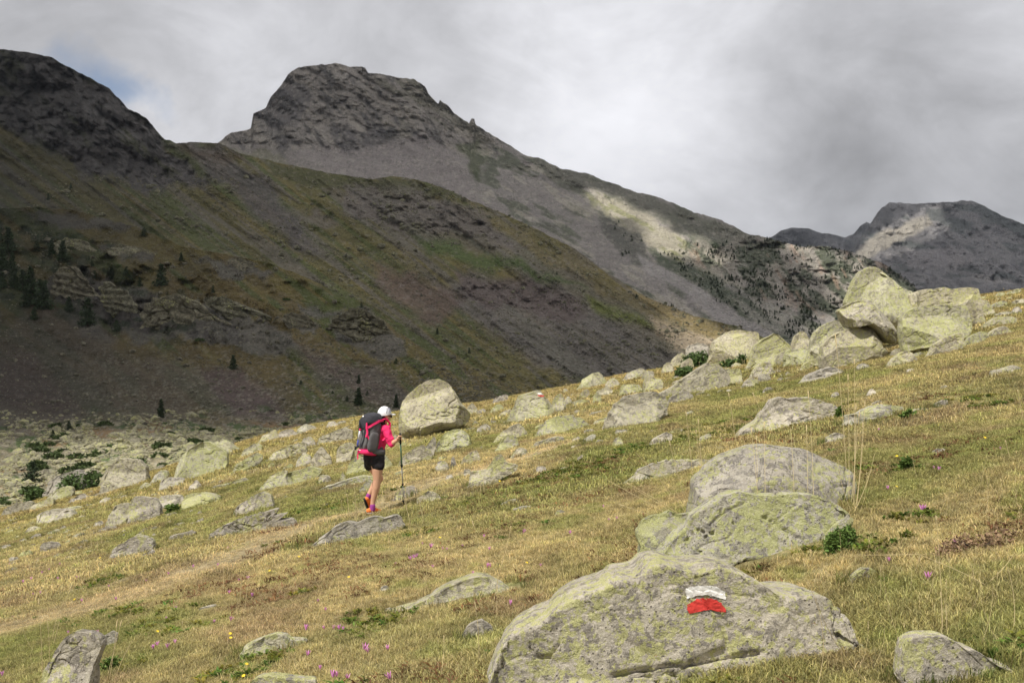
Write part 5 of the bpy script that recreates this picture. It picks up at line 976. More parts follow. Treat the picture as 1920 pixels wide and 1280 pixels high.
# low broad-leaved green plants in the wetter hollows
def herbs():
    X, Y, rg = field(26000, 3.6, 18, 71); g = fbm2(X*.9, Y*.8, 4, 72)+.4*fbm2(X*3, Y*3, 2, 73); m = np.zeros(len(X))
    for (x0, y0, sx, sy) in GREEN: m = np.maximum(m, np.exp(-((X-x0)/sx)**2-((Y-y0)/sy)**2))
    ok = clear_of_rock(X, Y, .95) & ((g+.75*m) > .33+.25*rg.random(len(X))); X, Y = X[ok], Y[ok]
    C = np.array((.10, .15, .035))*rg.uniform(.6, 1.7, (len(X), 1))*np.array((1, 1, 1)); C[:, 0] *= rg.uniform(.8, 1.7, len(X))
    protos = [tuft('t', 14, .045, .011, .05, 1.2, 740+i, True) for i in range(4)]
    scatter('low_herbs', protos, np.stack([X, Y, meadow(X, Y)], -1), rg.uniform(.6, 1.3, len(X)), rg.uniform(0, 6.28, len(X)), rg.integers(0, 4, len(X)), C)
herbs()
# russet dead leaves and heather bits
def litter():
    X, Y, rg = field(9000, 3.6, 16, 76); g = fbm2(X*.8+40, Y*.7, 4, 77); ok = clear_of_rock(X, Y) & (g > .12+.2*rg.random(len(X))); X, Y = X[ok], Y[ok]
    C = np.array((.17, .095, .055))*rg.uniform(.5, 1.9, (len(X), 1))
    scatter('dry_litter', [tuft('t', 16, .035, .006, .07, 1.8, 780+i, True) for i in range(3)], np.stack([X, Y, meadow(X, Y)], -1), rg.uniform(.6, 1.4, len(X)), rg.uniform(0, 6.28, len(X)), rg.integers(0, 3, len(X)), C)
litter()
# a rim of longer grass round the foot of each near stone
def rims():
    Ps = []; rg = np.random.default_rng(79)
    for (cx, cy, w, d) in FOOT:
        if cy > 36 or w < .12: continue
        n = int(34*min(6, (w+d))*min(2.0, 12/cy)+10); a = rg.uniform(0, 6.283, n); k = rg.uniform(.86, 1.12, n)
        Ps.append(np.stack([cx+np.cos(a)*w*k, cy+np.sin(a)*d*k], -1))
    P = np.concatenate(Ps); X, Y = P[:, 0], P[:, 1]; ok = clear_of_rock(X, Y, .84); X, Y = X[ok], Y[ok]
    C = turf_colour(X, Y)*rg.uniform(.6, 1.15, (len(X), 1)); g = (rg.random(len(X)) < .3)[:, None]; C = np.where(g, np.array((.12, .155, .045))*rg.uniform(.7, 1.4, (len(X), 1)), C)
    sc = np.where(Y < 13, rg.uniform(.6, 1.1, len(X)), rg.uniform(.8, 1.4, len(X)))
    scatter('grass_rims', [tuft('t', 16, .085, .005, .06, .6, 790+i) for i in range(4)], np.stack([X, Y, meadow(X, Y)], -1), sc, rg.uniform(0, 6.28, len(X)), rg.integers(0, 4, len(X)), C)
rims()

# ------------------------------------------------------------------ seeding stalks
MSTALK = plain('dry_stalk', (.62, .50, .28), .8, .15, 30); MSTALKG = plain('green_stalk', (.42, .44, .18), .8, .15, 30)
def tube(V, F, pts, rads, sides=3):
    k0 = len(V); pts = [Vector(p) for p in pts]
    for i, p in enumerate(pts):
        t = (pts[min(i+1, len(pts)-1)]-pts[max(i-1, 0)]).normalized(); a = t.orthogonal().normalized(); b = t.cross(a)
        for s in range(sides):
            q = 6.2832*s/sides; V.append(tuple(p+(a*math.cos(q)+b*math.sin(q))*rads[i]))
    for i in range(len(pts)-1):
        for s in range(sides):
            A0 = k0+i*sides+s; A1 = k0+i*sides+(s+1) % sides; F.append((A0, A1, A1+sides, A0+sides))
def stalks(items, name, label=None, group=None, mat=None, kind=None, thick=.0018):
    """items: (base xyz, tip xyz, bend, head length)"""
    V, F = [], []; rg = random.Random(len(items)*13+int(abs(items[0][0][0])*100)); c = Vector(items[0][0])
    for b, t, bend, head in items:
        b, t = Vector(b)-c, Vector(t)-c; th = thick*max(1, (b+c).y/6.5)
        pts = []; side = Vector((bend, rg.uniform(-.3, .3)*bend, 0))
        for i in range(8):
            u = i/7; pts.append(b.lerp(t, u)+side*(4*u*(1-u))*.5)
        tube(V, F, pts, [th*(1.2-.5*i/7) for i in range(8)])
        if head:
            L = (t-b).length; n = 7
            hp = [pts[-1]+(pts[-1]-pts[-2]).normalized()*(-head+head*i/(n-1)) for i in range(n)]
            tube(V, F, hp, [th*(1.2+1.5*abs(math.sin(i*1.9+b.x*9))) for i in range(n-1)]+[th*.4], 4)
    me = mesh_np(name, np.array(V), np.array(F), mat or MSTALK); o = link(name, me, None, c)
    return tag(o, label, 'grass' if label else None, group, kind)
def st(bx, by, tx, ty, bend=0.02, head=.06, dy=0.0):
    """stalk whose foot is seen at (bx, by) and tip at (tx, ty)"""
    x, y, z = hit(bx, by); y2 = y+dy
    return ((x, y, z-.01), ((tx-960)/FP*y2, y2, (640-ty)/FP*y2), bend, head)
stalks([st(1596, 945, 1605, 640+118, .03, .05), st(1600, 950, 1612, 770, -.02, .05), st(1604, 955, 1618, 790, .02, .05), st(1592, 940, 1590, 700, .01, .06), st(1590, 930, 1566, 625, .02, .12, .1), st(1606, 950, 1622, 752, .02, .05), st(1600, 960, 1640, 850, .05, 0), st(1598, 960, 1572, 860, -.05, 0), st(1603, 955, 1602, 672, .0, .05)],
       'grass_clump', 'tallest clump of pale seeding grass, against the right side of the smooth dome boulder')
stalks([st(1421, 1000, 1418, 815, .01, .05, .2), st(1425, 1000, 1408, 800, .02, .05, .2), st(1436, 1000, 1433, 790, .0, .05, .2)], 'grass_clump', 'three pale seeding stems behind the top of the smooth dome boulder')
stalks([st(1515, 1000, 1512, 795, .01, .06, .2), st(1526, 1010, 1515, 730, .03, .07, .2), st(1490, 1000, 1482, 800, .02, .0, .2)], 'grass_clump', 'pair of tall seeding stems rising behind the right shoulder of the smooth dome boulder')
stalks([st(1300, 905, 1286, 770, .01, .07), st(1313, 900, 1305, 805, .02, .04), st(1316, 900, 1309, 785, .01, .05), st(1319, 900, 1312, 830, .0, .03)], 'grass_clump', 'seeding stems in front of the pale slab left of the smooth dome boulder')
stalks([st(1285, 970, 1175, 905, .05, .04), st(1290, 965, 1192, 848, .04, .0), st(1282, 975, 1196, 920, .03, .0), st(1292, 955, 1225, 870, .03, .0), st(1278, 985, 1160, 945, .03, .05), st(1296, 960, 1255, 826, -.03, .05), st(1290, 985, 1140, 900, .02, .0)], 'grass_clump', 'fan of thin dry stems leaning left over the yellow-lichened block')
stalks([st(80, 1275, 72, 1120, .01, .06), st(92, 1240, 88, 1160, .02, 0)], 'grass_clump', 'single tall dry stem left of the upright block at bottom left')
stalks([st(100, 1208, 135, 1095, -.03, .05), st(98, 1200, 118, 1130, -.04, 0)], 'grass_clump', 'curved dry stem above the upright block at bottom left')
stalks([st(204, 1278, 220, 1160, .01, .07), st(200, 1270, 228, 1162, .0, .05), st(216, 1268, 248, 1200, -.02, .0), st(172, 1270, 186, 1215, .0, .0)], 'grass_clump', 'dry stems standing right of the upright block at bottom left')
stalks([st(419, 1110, 420, 1030, .0, .0), st(458, 1150, 466, 1082, .0, .03), st(448, 1130, 452, 1075, .02, .0)], 'grass_clump', 'thin stems beside the lower path at left')
stalks([st(560, 1260, 545, 1225, .0, 0), st(545, 1272, 541, 1212, .0, .0)], 'grass_clump', 'short stems by the low pale stone at the bottom')
stalks([st(935, 1070, 958, 985, .03, .03), st(925, 1130, 938, 1065, .0, .0), st(930, 1150, 932, 1075, .01, .0), st(912, 1100, 885, 975, .03, .05)], 'grass_clump', 'dry stems above the hump of the long flat outcrop')
stalks([st(898, 1245, 890, 1125, .02, .05), st(825, 1270, 832, 1190, .02, .04), st(940, 1185, 830, 1225, .06, 0)], 'grass_clump', 'loose stems in the turf left of the trail-mark boulder')
stalks([st(1530, 1290, 1512, 1085, .12, .0, -.1), st(1640, 1290, 1530, 1120, -.08, .0, -.2)], 'grass_clump', 'long arching stem crossing the right end of the trail-mark boulder')
stalks([st(1768, 1180, 1755, 965, .01, .03), st(1775, 1185, 1770, 1120, .01, 0)], 'grass_clump', 'very tall thin stem standing in the right-hand turf')
stalks([st(1900, 1180, 1888, 1060, .04, .0), st(1830, 1095, 1790, 1008, .05, 0), st(1860, 1100, 1712, 1035, .06, 0), st(1770, 1035, 1620, 1040, .05, 0), st(1845, 1095, 1900, 1040, .03, 0)], 'grass_clump', 'sprawling bent stems over the brown heather patch at right')
stalks([st(1920, 790, 1908, 730, .0, .03), st(1895, 860, 1885, 825, .0, .02)], 'grass_clump', 'stem with a tiny head near the right edge, above the dry turf')
stalks([st(1380, 830, 1366, 736, .01, .06), st(1440, 800, 1411, 735, .0, .08)], 'grass_clump', 'two tall stems left of the broad rugged boulder')
stalks([st(770, 985, 748, 910, .03, .04), st(762, 960, 760, 905, .0, .02), st(795, 980, 778, 915, .02, .03)], 'grass_clump', 'leaning stems between the hiker and the pole-tip rock')
stalks([st(668, 985, 664, 905, .01, .03), st(675, 960, 662, 940, .01, .02), st(655, 965, 650, 925, .0, .02)], 'grass_clump', 'stems in the turf left of the hiker\'s shoes')
stalks([st(848, 935, 854, 905, .0, .02), st(900, 925, 902, 905, .0, .02), st(908, 922, 906, 895, .0, .0)], 'grass_clump', 'stems at the lower edge of the fin-shaped rock')
stalks([st(160, 1028, 152, 990, .0, .02), st(172, 1025, 168, 990, .0, .02), st(183, 1028, 180, 985, .0, .02), st(190, 1022, 190, 992, .0, .02), st(60, 1075, 36, 1015, .02, .0)], 'grass_clump', 'pale dry stems left of the oval speckled boulder')
def loose():
    rg = random.Random(5); it = []
    for i in range(230):
        px, py = rg.uniform(-10, 1930), rg.uniform(830, 1275)
        if py < 950-.2*px+20 or not clear_of_rock(*[np.array([v]) for v in hit(px, py)[:2]])[0]: continue
        h = rg.uniform(.10, .34); x, y, z = hit(px, py); b = rg.uniform(-.6, .6)*h
        it.append(((x, y, z-.01), (x+b, y+rg.uniform(-.3, .3)*h, z+h), b*.5, rg.choice((0, .02, .035))))
    stalks(it, 'loose_stalks', kind='stuff', thick=.0008)
    it = []
    for i in range(260):
        px = rg.uniform(860, 1900); py = np.interp(px, CX, CY)+rg.uniform(2, 26); x, y, z = hit(px, py); h = rg.uniform(.12, .4)
        it.append(((x, y, z-.02), (x+rg.uniform(-.1, .1), y, z+h), .02, .05))
    stalks(it, 'skyline_stalks', kind='stuff', thick=.0007)
loose()

# ------------------------------------------------------------------ flowers
MPINK = plain('crocus_petal', (.62, .24, .52), .6, .15, 80); MYEL = plain('yellow_petal', (.80, .58, .04), .6, .1, 80); MGST = plain('flower_stem', (.62, .58, .55), .6, .1, 80)
def crocus_mesh(seed):
    rg = random.Random(seed); V, F = [], []
    for i in range(6):
        a = i*1.047+rg.uniform(-.15, .15); c, s = math.cos(a), math.sin(a); op = rg.uniform(.5, 1.0); k = len(V); w = .0045
        for (r, z, ww) in ((.002, .008, .5), (.010*op, .024, 1), (.020*op, .042, .9), (.030*op, .054, .1)):
            V.append((r*c-s*w*ww, r*s+c*w*ww, z)); V.append((r*c+s*w*ww, r*s-c*w*ww, z))
        for j in range(3): F.append((k+2*j, k+2*j+1, k+2*j+3, k+2*j+2))
    me = mesh_np('crocus', np.array(V), np.array(F), MPINK); return me
CRO = [crocus_mesh(i) for i in range(4)]
def stem_mesh():
    V, F = [], []; tube(V, F, [(0, 0, -.02), (.001, 0, 0), (0, .001, .012)], [.0018, .0018, .0024], 4); return mesh_np('flower_stem', np.array(V), np.array(F), MGST)
STM = stem_mesh()
def daisy_mesh():
    V, F = [], []
    for i in range(9):
        a = i*.698; c, s = math.cos(a), math.sin(a); k = len(V); w = .0032
        V += [(.002*c-s*w*.5, .002*s+c*w*.5, .04), (.002*c+s*w*.5, .002*s-c*w*.5, .04), (.015*c+s*w, .015*s-c*w, .044), (.015*c-s*w, .015*s+c*w, .044)]; F.append((k, k+1, k+2, k+3))
    return mesh_np('petals', np.array(V), np.array(F), MYEL)
DAI = daisy_mesh()
CROPX = [(288, 1215, 1), (297, 1209, 1), (314, 1213, 1), (328, 1206, 1), (574, 1180, 1.2), (576, 1228, 1), (600, 1254, .8), (625, 1271, 1.3), (632, 1268, 1), (652, 1272, .9), (683, 1219, 1.3), (690, 1223, 1), (728, 1218, 1), (732, 1274, 1.2), (625, 1177, .8), (636, 1178, .9), (643, 1180, .8), (608, 1177, .7),
 (770, 1048, 1), (776, 1046, 1.1), (781, 1043, 1), (808, 1026, 1.3), (810, 1063, .8), (792, 1018, .7), (830, 1028, .7), (838, 1029, .7), (868, 1022, .6), (742, 1056, .6), (596, 1126, .7), (610, 1143, .8), (464, 1084, .9), (473, 1116, .9), (431, 1111, .9), (447, 1086, .7), (328, 1140, .8), (311, 1158, .6), (432, 1162, 1), (401, 1165, .7),
 (57, 1085, 1.1), (43, 1090, 1), (108, 1084, .9), (143, 1083, 1), (149, 1082, .8), (78, 1072, .8), (92, 1066, .7), (112, 1056, .8), (76, 1110, .8), (62, 1112, .6), (218, 1122, .8), (154, 1125, .8), (182, 1185, .8), (128, 1185, .7), (5, 1265, 1), (315, 1074, .7), (362, 1061, .8), (408, 1058, .8), (427, 1026, .7), (273, 1087, .6), (205, 1097, .6), (18, 1055, .6), (24, 1155, .6),
 (1068, 1000, .9), (1070, 998, .8), (981, 997, 1), (918, 1030, .9), (914, 1062, 1), (920, 1061, .9), (886, 1075, .8), (908, 1005, .8), (957, 1133, 1), (1015, 1060, .7), (1141, 974, .7), (1156, 972, .8), (1132, 948, .6), (1760, 880, .9), (1752, 877, .7), (1730, 958, 1.3), (1733, 955, 1), (1665, 916, .9), (1796, 1022, 1), (1669, 1052, .8), (1740, 1085, 1.1), (1647, 804, .7), (1876, 841, .7), (1700, 1006, .6), (1353, 820, .5), (1540, 1000, .5)]
def flowers():
    rg = random.Random(3); first = True
    for (px, py, k) in CROPX:
        x, y, z = hit(px, py+4); s = k*.95*max(1, y/8.5)**.25
        e = empty('crocus', (x, y, z+.004)); e.rotation_euler = (rg.uniform(-.25, .25), rg.uniform(-.25, .25), rg.uniform(0, 6)); e.scale = (s, s, s)
        far = 'beyond the middle of the meadow' if py < 1060 else ''
        w = ('far left, below the oval boulder' if px < 250 else 'left of the bottom centre' if px < 560 else 'in the bottom centre of the turf' if px < 760 and py > 1100 else 'right below the hiker\'s rock' if px < 850 else 'between the hiker and the trail-mark boulder' if px < 1200 else 'in the right-hand turf')
        tag(e, 'pink-violet crocus, one of those ' + w, 'flower', 'pink crocuses ' + w)
        link('petals', CRO[rg.randrange(4)], e); link('stem', STM, e)
    for i, (px, py) in enumerate([(293, 1186), (433, 1199), (460, 1249), (508, 1072), (559, 1046), (654, 1085), (824, 1010), (188, 1046), (143, 1125), (1683, 858), (1678, 916), (1845, 823), (936, 903), (432, 1190), (985, 1058), (460, 1270)]):
        x, y, z = hit(px, py+3); e = empty('yellow_flower', (x, y, z)); s = .95*max(1, y/8.5)**.3; e.scale = (s, s, s); e.rotation_euler = (rg.uniform(.2, .6), 0, rg.uniform(-1, 1))
        w = 'left of the bottom centre' if px < 600 else 'in the right-hand turf' if px > 1500 else 'around the middle of the meadow'
        tag(e, 'tiny yellow flower in the turf, one of those ' + w, 'flower', 'yellow flowers ' + w); link('petals', DAI, e); link('stem', STM, e)
flowers()

# ------------------------------------------------------------------ junipers and leafy plants among the stones
def m_leaf(name, c1, c2):
    s = NT(name); n = s.noise(30, 3); v = s.attr('Col'); return s.done(s.mix(1.0, s.mix(s.step(n, .35, .65), c1, c2), v, 'MULTIPLY'), None, .7)
M_JUN = m_leaf('juniper_leaf', (.05, .085, .024), (.08, .125, .034)); M_PINE = m_leaf('pine_needles', (.022, .036, .016), (.038, .058, .024)); M_LEAF = m_leaf('plant_leaf', (.07, .12, .025), (.12, .18, .04)); M_BARK = plain('bark', (.09, .065, .05), .9, .3, 5)
def leafy(name, P, size, mat, seed, up=.4):
    rg = np.random.default_rng(seed); n = len(P)
    a = rg.normal(size=(n, 3)); a[:, 2] = a[:, 2]*.6+up; a /= np.linalg.norm(a, axis=1, keepdims=True)
    b = np.cross(a, rg.normal(size=(n, 3))); b /= np.linalg.norm(b, axis=1, keepdims=True)
    s = size*rg.uniform(.6, 1.4, (n, 1)); V = np.stack([P-b*s*.35, P+b*s*.35, P+a*s+b*s*.12, P+a*s*1.05-b*s*.12], 1).reshape(-1, 3)
    F = np.arange(n*4).reshape(-1, 4); me = mesh_np(name, V, F, mat, False); t = rg.uniform(.55, 1.5, (n, 1)); set_col(me, np.repeat(np.repeat(t, 3, 1), 4, 0)); return me
def bush(px0, px1, yt, yb, label, mat=M_JUN, n=900, leaf=.10, name='juniper_bush', cat='bush', D=.5, lift=0.0):
    x, y, z = hit((px0+px1)/2, yb-.1*(px1-px0)); w = (px1-px0)/FP*y/2; h = (yb-yt)/FP*y; rg = np.random.default_rng(int(px0+yb))
    y = y+w*.4; z = float(meadow(np.array([x]), np.array([y]))[0])+lift
    e = empty(name, (x, y, z)); tag(e, label, cat)
    cl = rg.uniform(-1, 1, (9, 3))*np.array((w*.75, w*D*.7, 0)); P = []
    for i in range(n):
        c = cl[rg.integers(9)]; d = rg.normal(size=3); d /= np.linalg.norm(d); r = rg.uniform(.55, 1)
        P.append(c+d*r*np.array((w*.36, w*.36*D*1.6, h*.62))+np.array((0, 0, h*.35)))
    P = np.array(P); P[:, 2] = np.abs(P[:, 2])+P[:, 0]*.206
    link('foliage', leafy('foliage', P, leaf, mat, int(px0)), e)
    V, F = [], []
    for i in range(6):
        c = cl[i]; tube(V, F, [(0, 0, -.05), (c[0]*.5, c[1]*.5, h*.2), (c[0], c[1], h*.5)], [.03*h+.005, .02*h+.004, .006], 4)
    link('branches', mesh_np('branches', np.array(V), np.array(F), M_BARK), e)
bush(100, 178, 884, 924, 'dark green juniper spreading over the low dome boulder at far left', n=1500, leaf=.13)
bush(40, 80, 920, 944, 'small juniper below the ridged boulder at the far left', n=700, leaf=.11)
bush(1276, 1330, 664, 696, 'bright green juniper beside the blocky skyline rock', n=1200, leaf=.11)
bush(1262, 1300, 692, 712, 'low juniper below the slim rock on the right skyline', n=700, leaf=.10)
bush(1350, 1386, 678, 692, 'low green shrub at the foot of the notched round boulder', n=500, leaf=.09)
bush(1384, 1404, 664, 686, 'small green shrub wedged between the notched and the peaked boulders', n=400, leaf=.08)
bush(1545, 1640, 1000, 1040, 'leafy green plant growing against the right side of the rumpled boulder', M_LEAF, 1900, .020, 'leafy_plant', 'plant')
bush(1570, 1586, 766, 784, 'small green herb at the right end of the broad rugged boulder', M_LEAF, 240, .05, 'leafy_plant', 'plant')
bush(310, 332, 948, 965, 'little green herb between two of the three standing boulders', M_LEAF, 240, .08, 'leafy_plant', 'plant')
bush(188, 230, 1235, 1262, 'green leafy growth right of the upright block at bottom left', M_LEAF, 900, .018, 'leafy_plant', 'plant')
bush(1690, 1716, 772, 786, 'dark herb in the hollow under the thin dark-edged slab', M_LEAF, 240, .05, 'leafy_plant', 'plant')
bush(1690, 1712, 860, 884, 'dark green herb alone in the dry right-hand turf', M_LEAF, 200, .04, 'leafy_plant', 'plant')
bush(1760, 1940, 1030, 1056, 'brown heathery patch at the right edge of the picture', m_leaf('heather', (.16, .095, .06), (.30, .21, .12)), 1100, .018, 'heather_patch', 'heather')

# ------------------------------------------------------------------ pines of the far slope
def pine_parts(seed, squat=1.0):
    rg = np.random.default_rng(seed); P = []
    for k in range(11):
        z = .10+.86*k/10; R = (.34*(1-z)**.75+.03)*squat*rg.uniform(.8, 1.15); nb = int(5+10*(1-z))
        for j in range(nb):
            a = rg.uniform(0, 6.283); rr = R*rg.uniform(.5, 1.1)
            for q in range(7): u = rg.uniform(.15, 1); P.append((rr*u*math.cos(a)+rg.normal()*.02, rr*u*math.sin(a)+rg.normal()*.02, z-.10*u*(1-z)+rg.normal()*.02))
    cr = leafy('crown', np.array(P), .085, M_PINE, seed, .1)
    V, F = [], []; tube(V, F, [(0, 0, -.08), (.005, 0, .4), (0, 0, .93)], [.035, .022, .006], 6)
    return cr, mesh_np('trunk', np.array(V), np.array(F), M_BARK)
PINES = [pine_parts(i, s) for i, s in ((1, 1), (2, 1.25), (3, .8), (4, 1.7))]
def pine(G, px, base, h, label, kind=0, group=None):
    p = surf_at(G, px, base); s = h/FP*p[1]
    e = empty('pine_tree', tuple(p)); e.scale = (s, s, s); e.rotation_euler = (0, 0, px*.7)
    tag(e, label, 'tree', group); link('crown', PINES[kind][0], e); link('trunk', PINES[kind][1], e)
LC = 'dark pine in the dense cluster at the left edge'; GL = 'pines clustered at the left edge'
for (px, b, h, k, lab) in [(270, 443, 17, 3, 'round dark pine standing alone on the upper edge of the valley side'), (341, 490, 16, 1, 'small pine right of the low ledge crag'), (301, 536, 40, 1, 'tallest pine above the wide dark crag, beside wide bushes'), (97, 478, 28, 0, 'pointed pine left of the grey crag hump'), (118, 488, 36, 1, 'broad pine in front of the grey crag hump'),
  (70, 472, 20, 3, 'rounded pine left of the pointed one near the grey crag hump'), (400, 548, 13, 0, 'thin little pine right of the tallest one, on the open slope'), (437, 691, 26, 1, 'pine below the golden grass patch on the valley side'), (563, 721, 9, 3, 'round dark bush-like pine left below the rugged crag'), (303, 783, 34, 2, 'thin ragged pine among boulders on the valley floor'),
  (165, 612, 52, 1, 'dark pine filling the cleft between the two crag faces'), (128, 585, 28, 1, 'pine at the right foot of the dense left cluster, by the tall crag'), (177, 522, 15, 3, 'bushy pine above the slanting crag slab'), (173, 500, 12, 3, 'small pine just above the bushy one near the crag slab'), (218, 650-28, 22, 3, 'dark pine at the foot of the slanting crag slab'),
  (673, 719, 16, 0, 'pointed pine above the big dark pine near the largest boulder'), (673, 759, 32, 1, 'big dark pine in the valley, left above the hiker'), (742, 764, 24, 0, 'pointed dark pine just left of the largest free-standing boulder'), (652, 752, 10, 3, 'low bush at the left side of the big dark pine in the valley'), (625, 741, 9, 3, 'small dark bush left of the big dark pine'),
  (678, 577, 10, 3, 'lone shrub on top of the dark rugged crag'), (743, 682, 11, 3, 'dark shrub at the lower right tip of the dark rugged crag'), (210, 525, 22, 3, 'wide low pine left of the tallest pine above the crag'), (238, 525, 24, 3, 'second wide low pine next to the tallest pine above the crag'), (262, 538, 18, 3, 'low pine between the wide pines and the tallest pine'), (690, 742, 9, 3, 'small bush right of the big dark pine'), (62, 905, 40, 3, 'dark shrub in the shadow at the left edge, above the meadow'), (128, 805, 16, 3, 'dark shrub on the upper boulder field at left'), (98, 822, 16, 3, 'leafy shrub among the boulders at left')]:
    pine(A, px, b, h, lab, k)
LCS = iter(['topmost dark pine of the dense left-edge cluster', 'dark pine at the very left edge, middle of the cluster', 'narrow pine second from the left edge in the cluster', 'pine in the middle row of the dense left-edge cluster', 'slim pine right in the middle row of the left-edge cluster', 'pine half hidden behind others in the left-edge cluster', 'lower pine of the dense left-edge cluster', 'tall lower pine on the right of the left-edge cluster', 'biggest pine at the lower right of the left-edge cluster', 'pointed pine behind the biggest of the left-edge cluster', 'pine cut by the left frame edge, low in the cluster', 'bushy low pine inside the left-edge cluster', 'small round pine above the left-edge cluster', 'lowest pine, below the left-edge cluster', 'half-cut pine at the left frame edge, high in the cluster'])
for (px, b, h, k) in [(15, 470, 44, 1), (5, 505, 40, 1), (22, 508, 34, 0), (42, 545, 38, 1), (58, 542, 40, 0), (28, 540, 30, 1), (48, 575, 34, 1), (62, 572, 44, 1), (82, 580, 52, 1), (74, 555, 30, 0), (4, 540, 30, 1), (24, 535, 26, 3), (55, 520, 22, 3), (65, 600, 24, 1), (-4, 450, 30, 1)]: pine(A, px, b, h, next(LCS), k, GL)
for (px, b, h, k, lab) in [(133, 356, 12, 0, 'tiny pine below the left cliffs on the streaked grass slope'), (92, 375, 12, 0, 'tiny pine left below the one under the left cliffs'), (644, 563, 7, 3, 'tiny shrub on the grassy mountainside left of the crag shrub'), (811, 694, 21, 1, 'solitary pine on the golden slope above the largest free-standing boulder'), (881, 662, 11, 0, 'tiny pine right of the solitary pine on the golden slope'), (843, 697, 6, 3, 'very small bush just right of the solitary pine'),
  (1193, 560, 9, 1, 'dark little pine alone on the right part of the grassy mountainside'), (1273, 530, 6, 1, 'tiny pine on the grey scree tongue at right'), (1280, 531, 5, 1, 'second tiny pine beside the one on the grey scree tongue'), (790, 555, 5, 3, 'tiny dark shrub in the middle of the mountainside'), (1045, 515, 5, 3, 'tiny shrub on the bright green shelf of the mountainside'), (820, 627, 12, 0, 'small pine by a pale rock on the middle of the golden slope')]:
    pine(B, px, b, h, lab, k)
def wood():
    rg = np.random.default_rng(91); g, X, Y = Cm; flat = g.reshape(-1, 3)[:len(X)]
    m = np.zeros(len(X))
    m = np.maximum(m, sstep(-6, 6, sd_poly(X, Y, [(1230, 475), (1330, 470), (1440, 450), (1560, 640), (1500, 650), (1340, 560)]))*.9)
    m = np.maximum(m, sstep(-6, 6, sd_poly(X, Y, RIDGE))*.5); m = np.maximum(m, sstep(-6, 6, sd_poly(X, Y, [(1120, 390), (1180, 430), (1230, 490), (1190, 500), (1130, 440)]))*.35)
    m = np.maximum(m, sstep(16, 2, sd_line(X, Y, [(1380, 560), (1520, 650)]))*1.0); m = m*(fbm2(X/24, Y/16, 3, 92) > -.02)
    idx = rg.choice(np.where(m > rg.random(len(X)))[0], 1300); P = flat[idx]; n = len(P)
    proto = [bpy.data.objects.new('t', PINES[k][0]) for k in (0, 1, 3)]
    scatter('distant_pine_wood', proto, P, rg.uniform(1.4, 3.8, n)*np.clip(P[:, 1]/1250, .45, 1)*np.where(rg.random(n) < .08, 1.6, 1), rg.uniform(0, 6, n), rg.integers(0, 3, n), np.ones((n, 3)))
wood()
def valley_bushes():
    rg = np.random.default_rng(93); g, X, Y = A; flat = g.reshape(-1, 3)[:len(X)]
    m = (Y > 790)*(Y < 950-.2*X)*(X < 560)*(fbm2(X/30, Y/14, 3, 94) > .12)+(Y > 420)*(Y < 640)*(X < 560)*(fbm2(X/20, Y/14, 3, 95) > .34)*.12
    idx = rg.choice(np.where(m > rg.random(len(X)))[0], 95); P = flat[idx]; n = len(P); s = np.where(Y[idx] > 700, rg.uniform(.7, 1.8, n), rg.uniform(1.2, 3, n))
    pr = np.random.default_rng(2).normal(size=(260, 3)); pr = pr/np.linalg.norm(pr, axis=1, keepdims=True)*np.array((.6, .6, .3)); pr[:, 2] = np.abs(pr[:, 2])
    scatter('valley_juniper_scrub', [bpy.data.objects.new('t', leafy('scrub', pr, .18, m_leaf('scrub_leaf', (.045, .07, .022), (.075, .105, .03)), 6))], P, s, rg.uniform(0, 6, n), np.zeros(n, int), np.ones((n, 3)))
valley_bushes()
# ------------------------------------------------------------------ the hiker
HX, HY, HZ = hit(702, 962)
def Pt(px, py, dy=0.0):
    Y = HY+dy; return Vector(((px-960)/FP*Y, Y, (640-py)/FP*Y))
ORG = Vector((HX, HY, HZ))
def blob(name, caps, mat, parent, voxel=.008, smooth=2, org=None):
    """one continuous surface grown over tapering limbs: each (a, ra, b, rb[, squash])"""
    org = ORG if org is None else org; bm = bmesh.new()
    for c in caps:
        a, ra, b, rb = c[:4]; a = Vector(a)-org; b = Vector(b)-org; ax = b-a; L = max(ax.length, 1e-5); q = ax.normalized().to_track_quat('Z', 'Y').to_matrix().to_4x4() if ax.length > 1e-4 else Matrix.Identity(4)
        M = Matrix.Translation(a) @ q; n, seg = 7, 16; rings = []
        for i in range(n):
            t = i/(n-1)*math.pi/2; rings.append((-ra*math.cos(t), ra*math.sin(t)))
        for i in range(n):
            t = i/(n-1)*math.pi/2; rings.append((L+rb*math.sin(t), rb*math.cos(t)))
        sq = c[4] if len(c) > 4 else 1.0
        vs = [[bm.verts.new(M @ Vector((max(r, 1e-4)*math.cos(6.2832*k/seg), max(r, 1e-4)*sq*math.sin(6.2832*k/seg), z))) for k in range(seg)] for z, r in rings]
        for i in range(len(vs)-1):
            for k in range(seg): bm.faces.new((vs[i][k], vs[i][(k+1) % seg], vs[i+1][(k+1) % seg], vs[i+1][k]))
        bm.faces.new(vs[0][::-1]); bm.faces.new(vs[-1])
    me = bpy.data.meshes.new(name); bm.to_mesh(me); bm.free(); me.materials.append(mat)
    o = link(name, me, parent); r = o.modifiers.new('skin', 'REMESH'); r.mode = 'VOXEL'; r.voxel_size = voxel; r.use_smooth_shade = True
    sm = o.modifiers.new('smooth', 'SMOOTH'); sm.factor = .5; sm.iterations = smooth
    return o
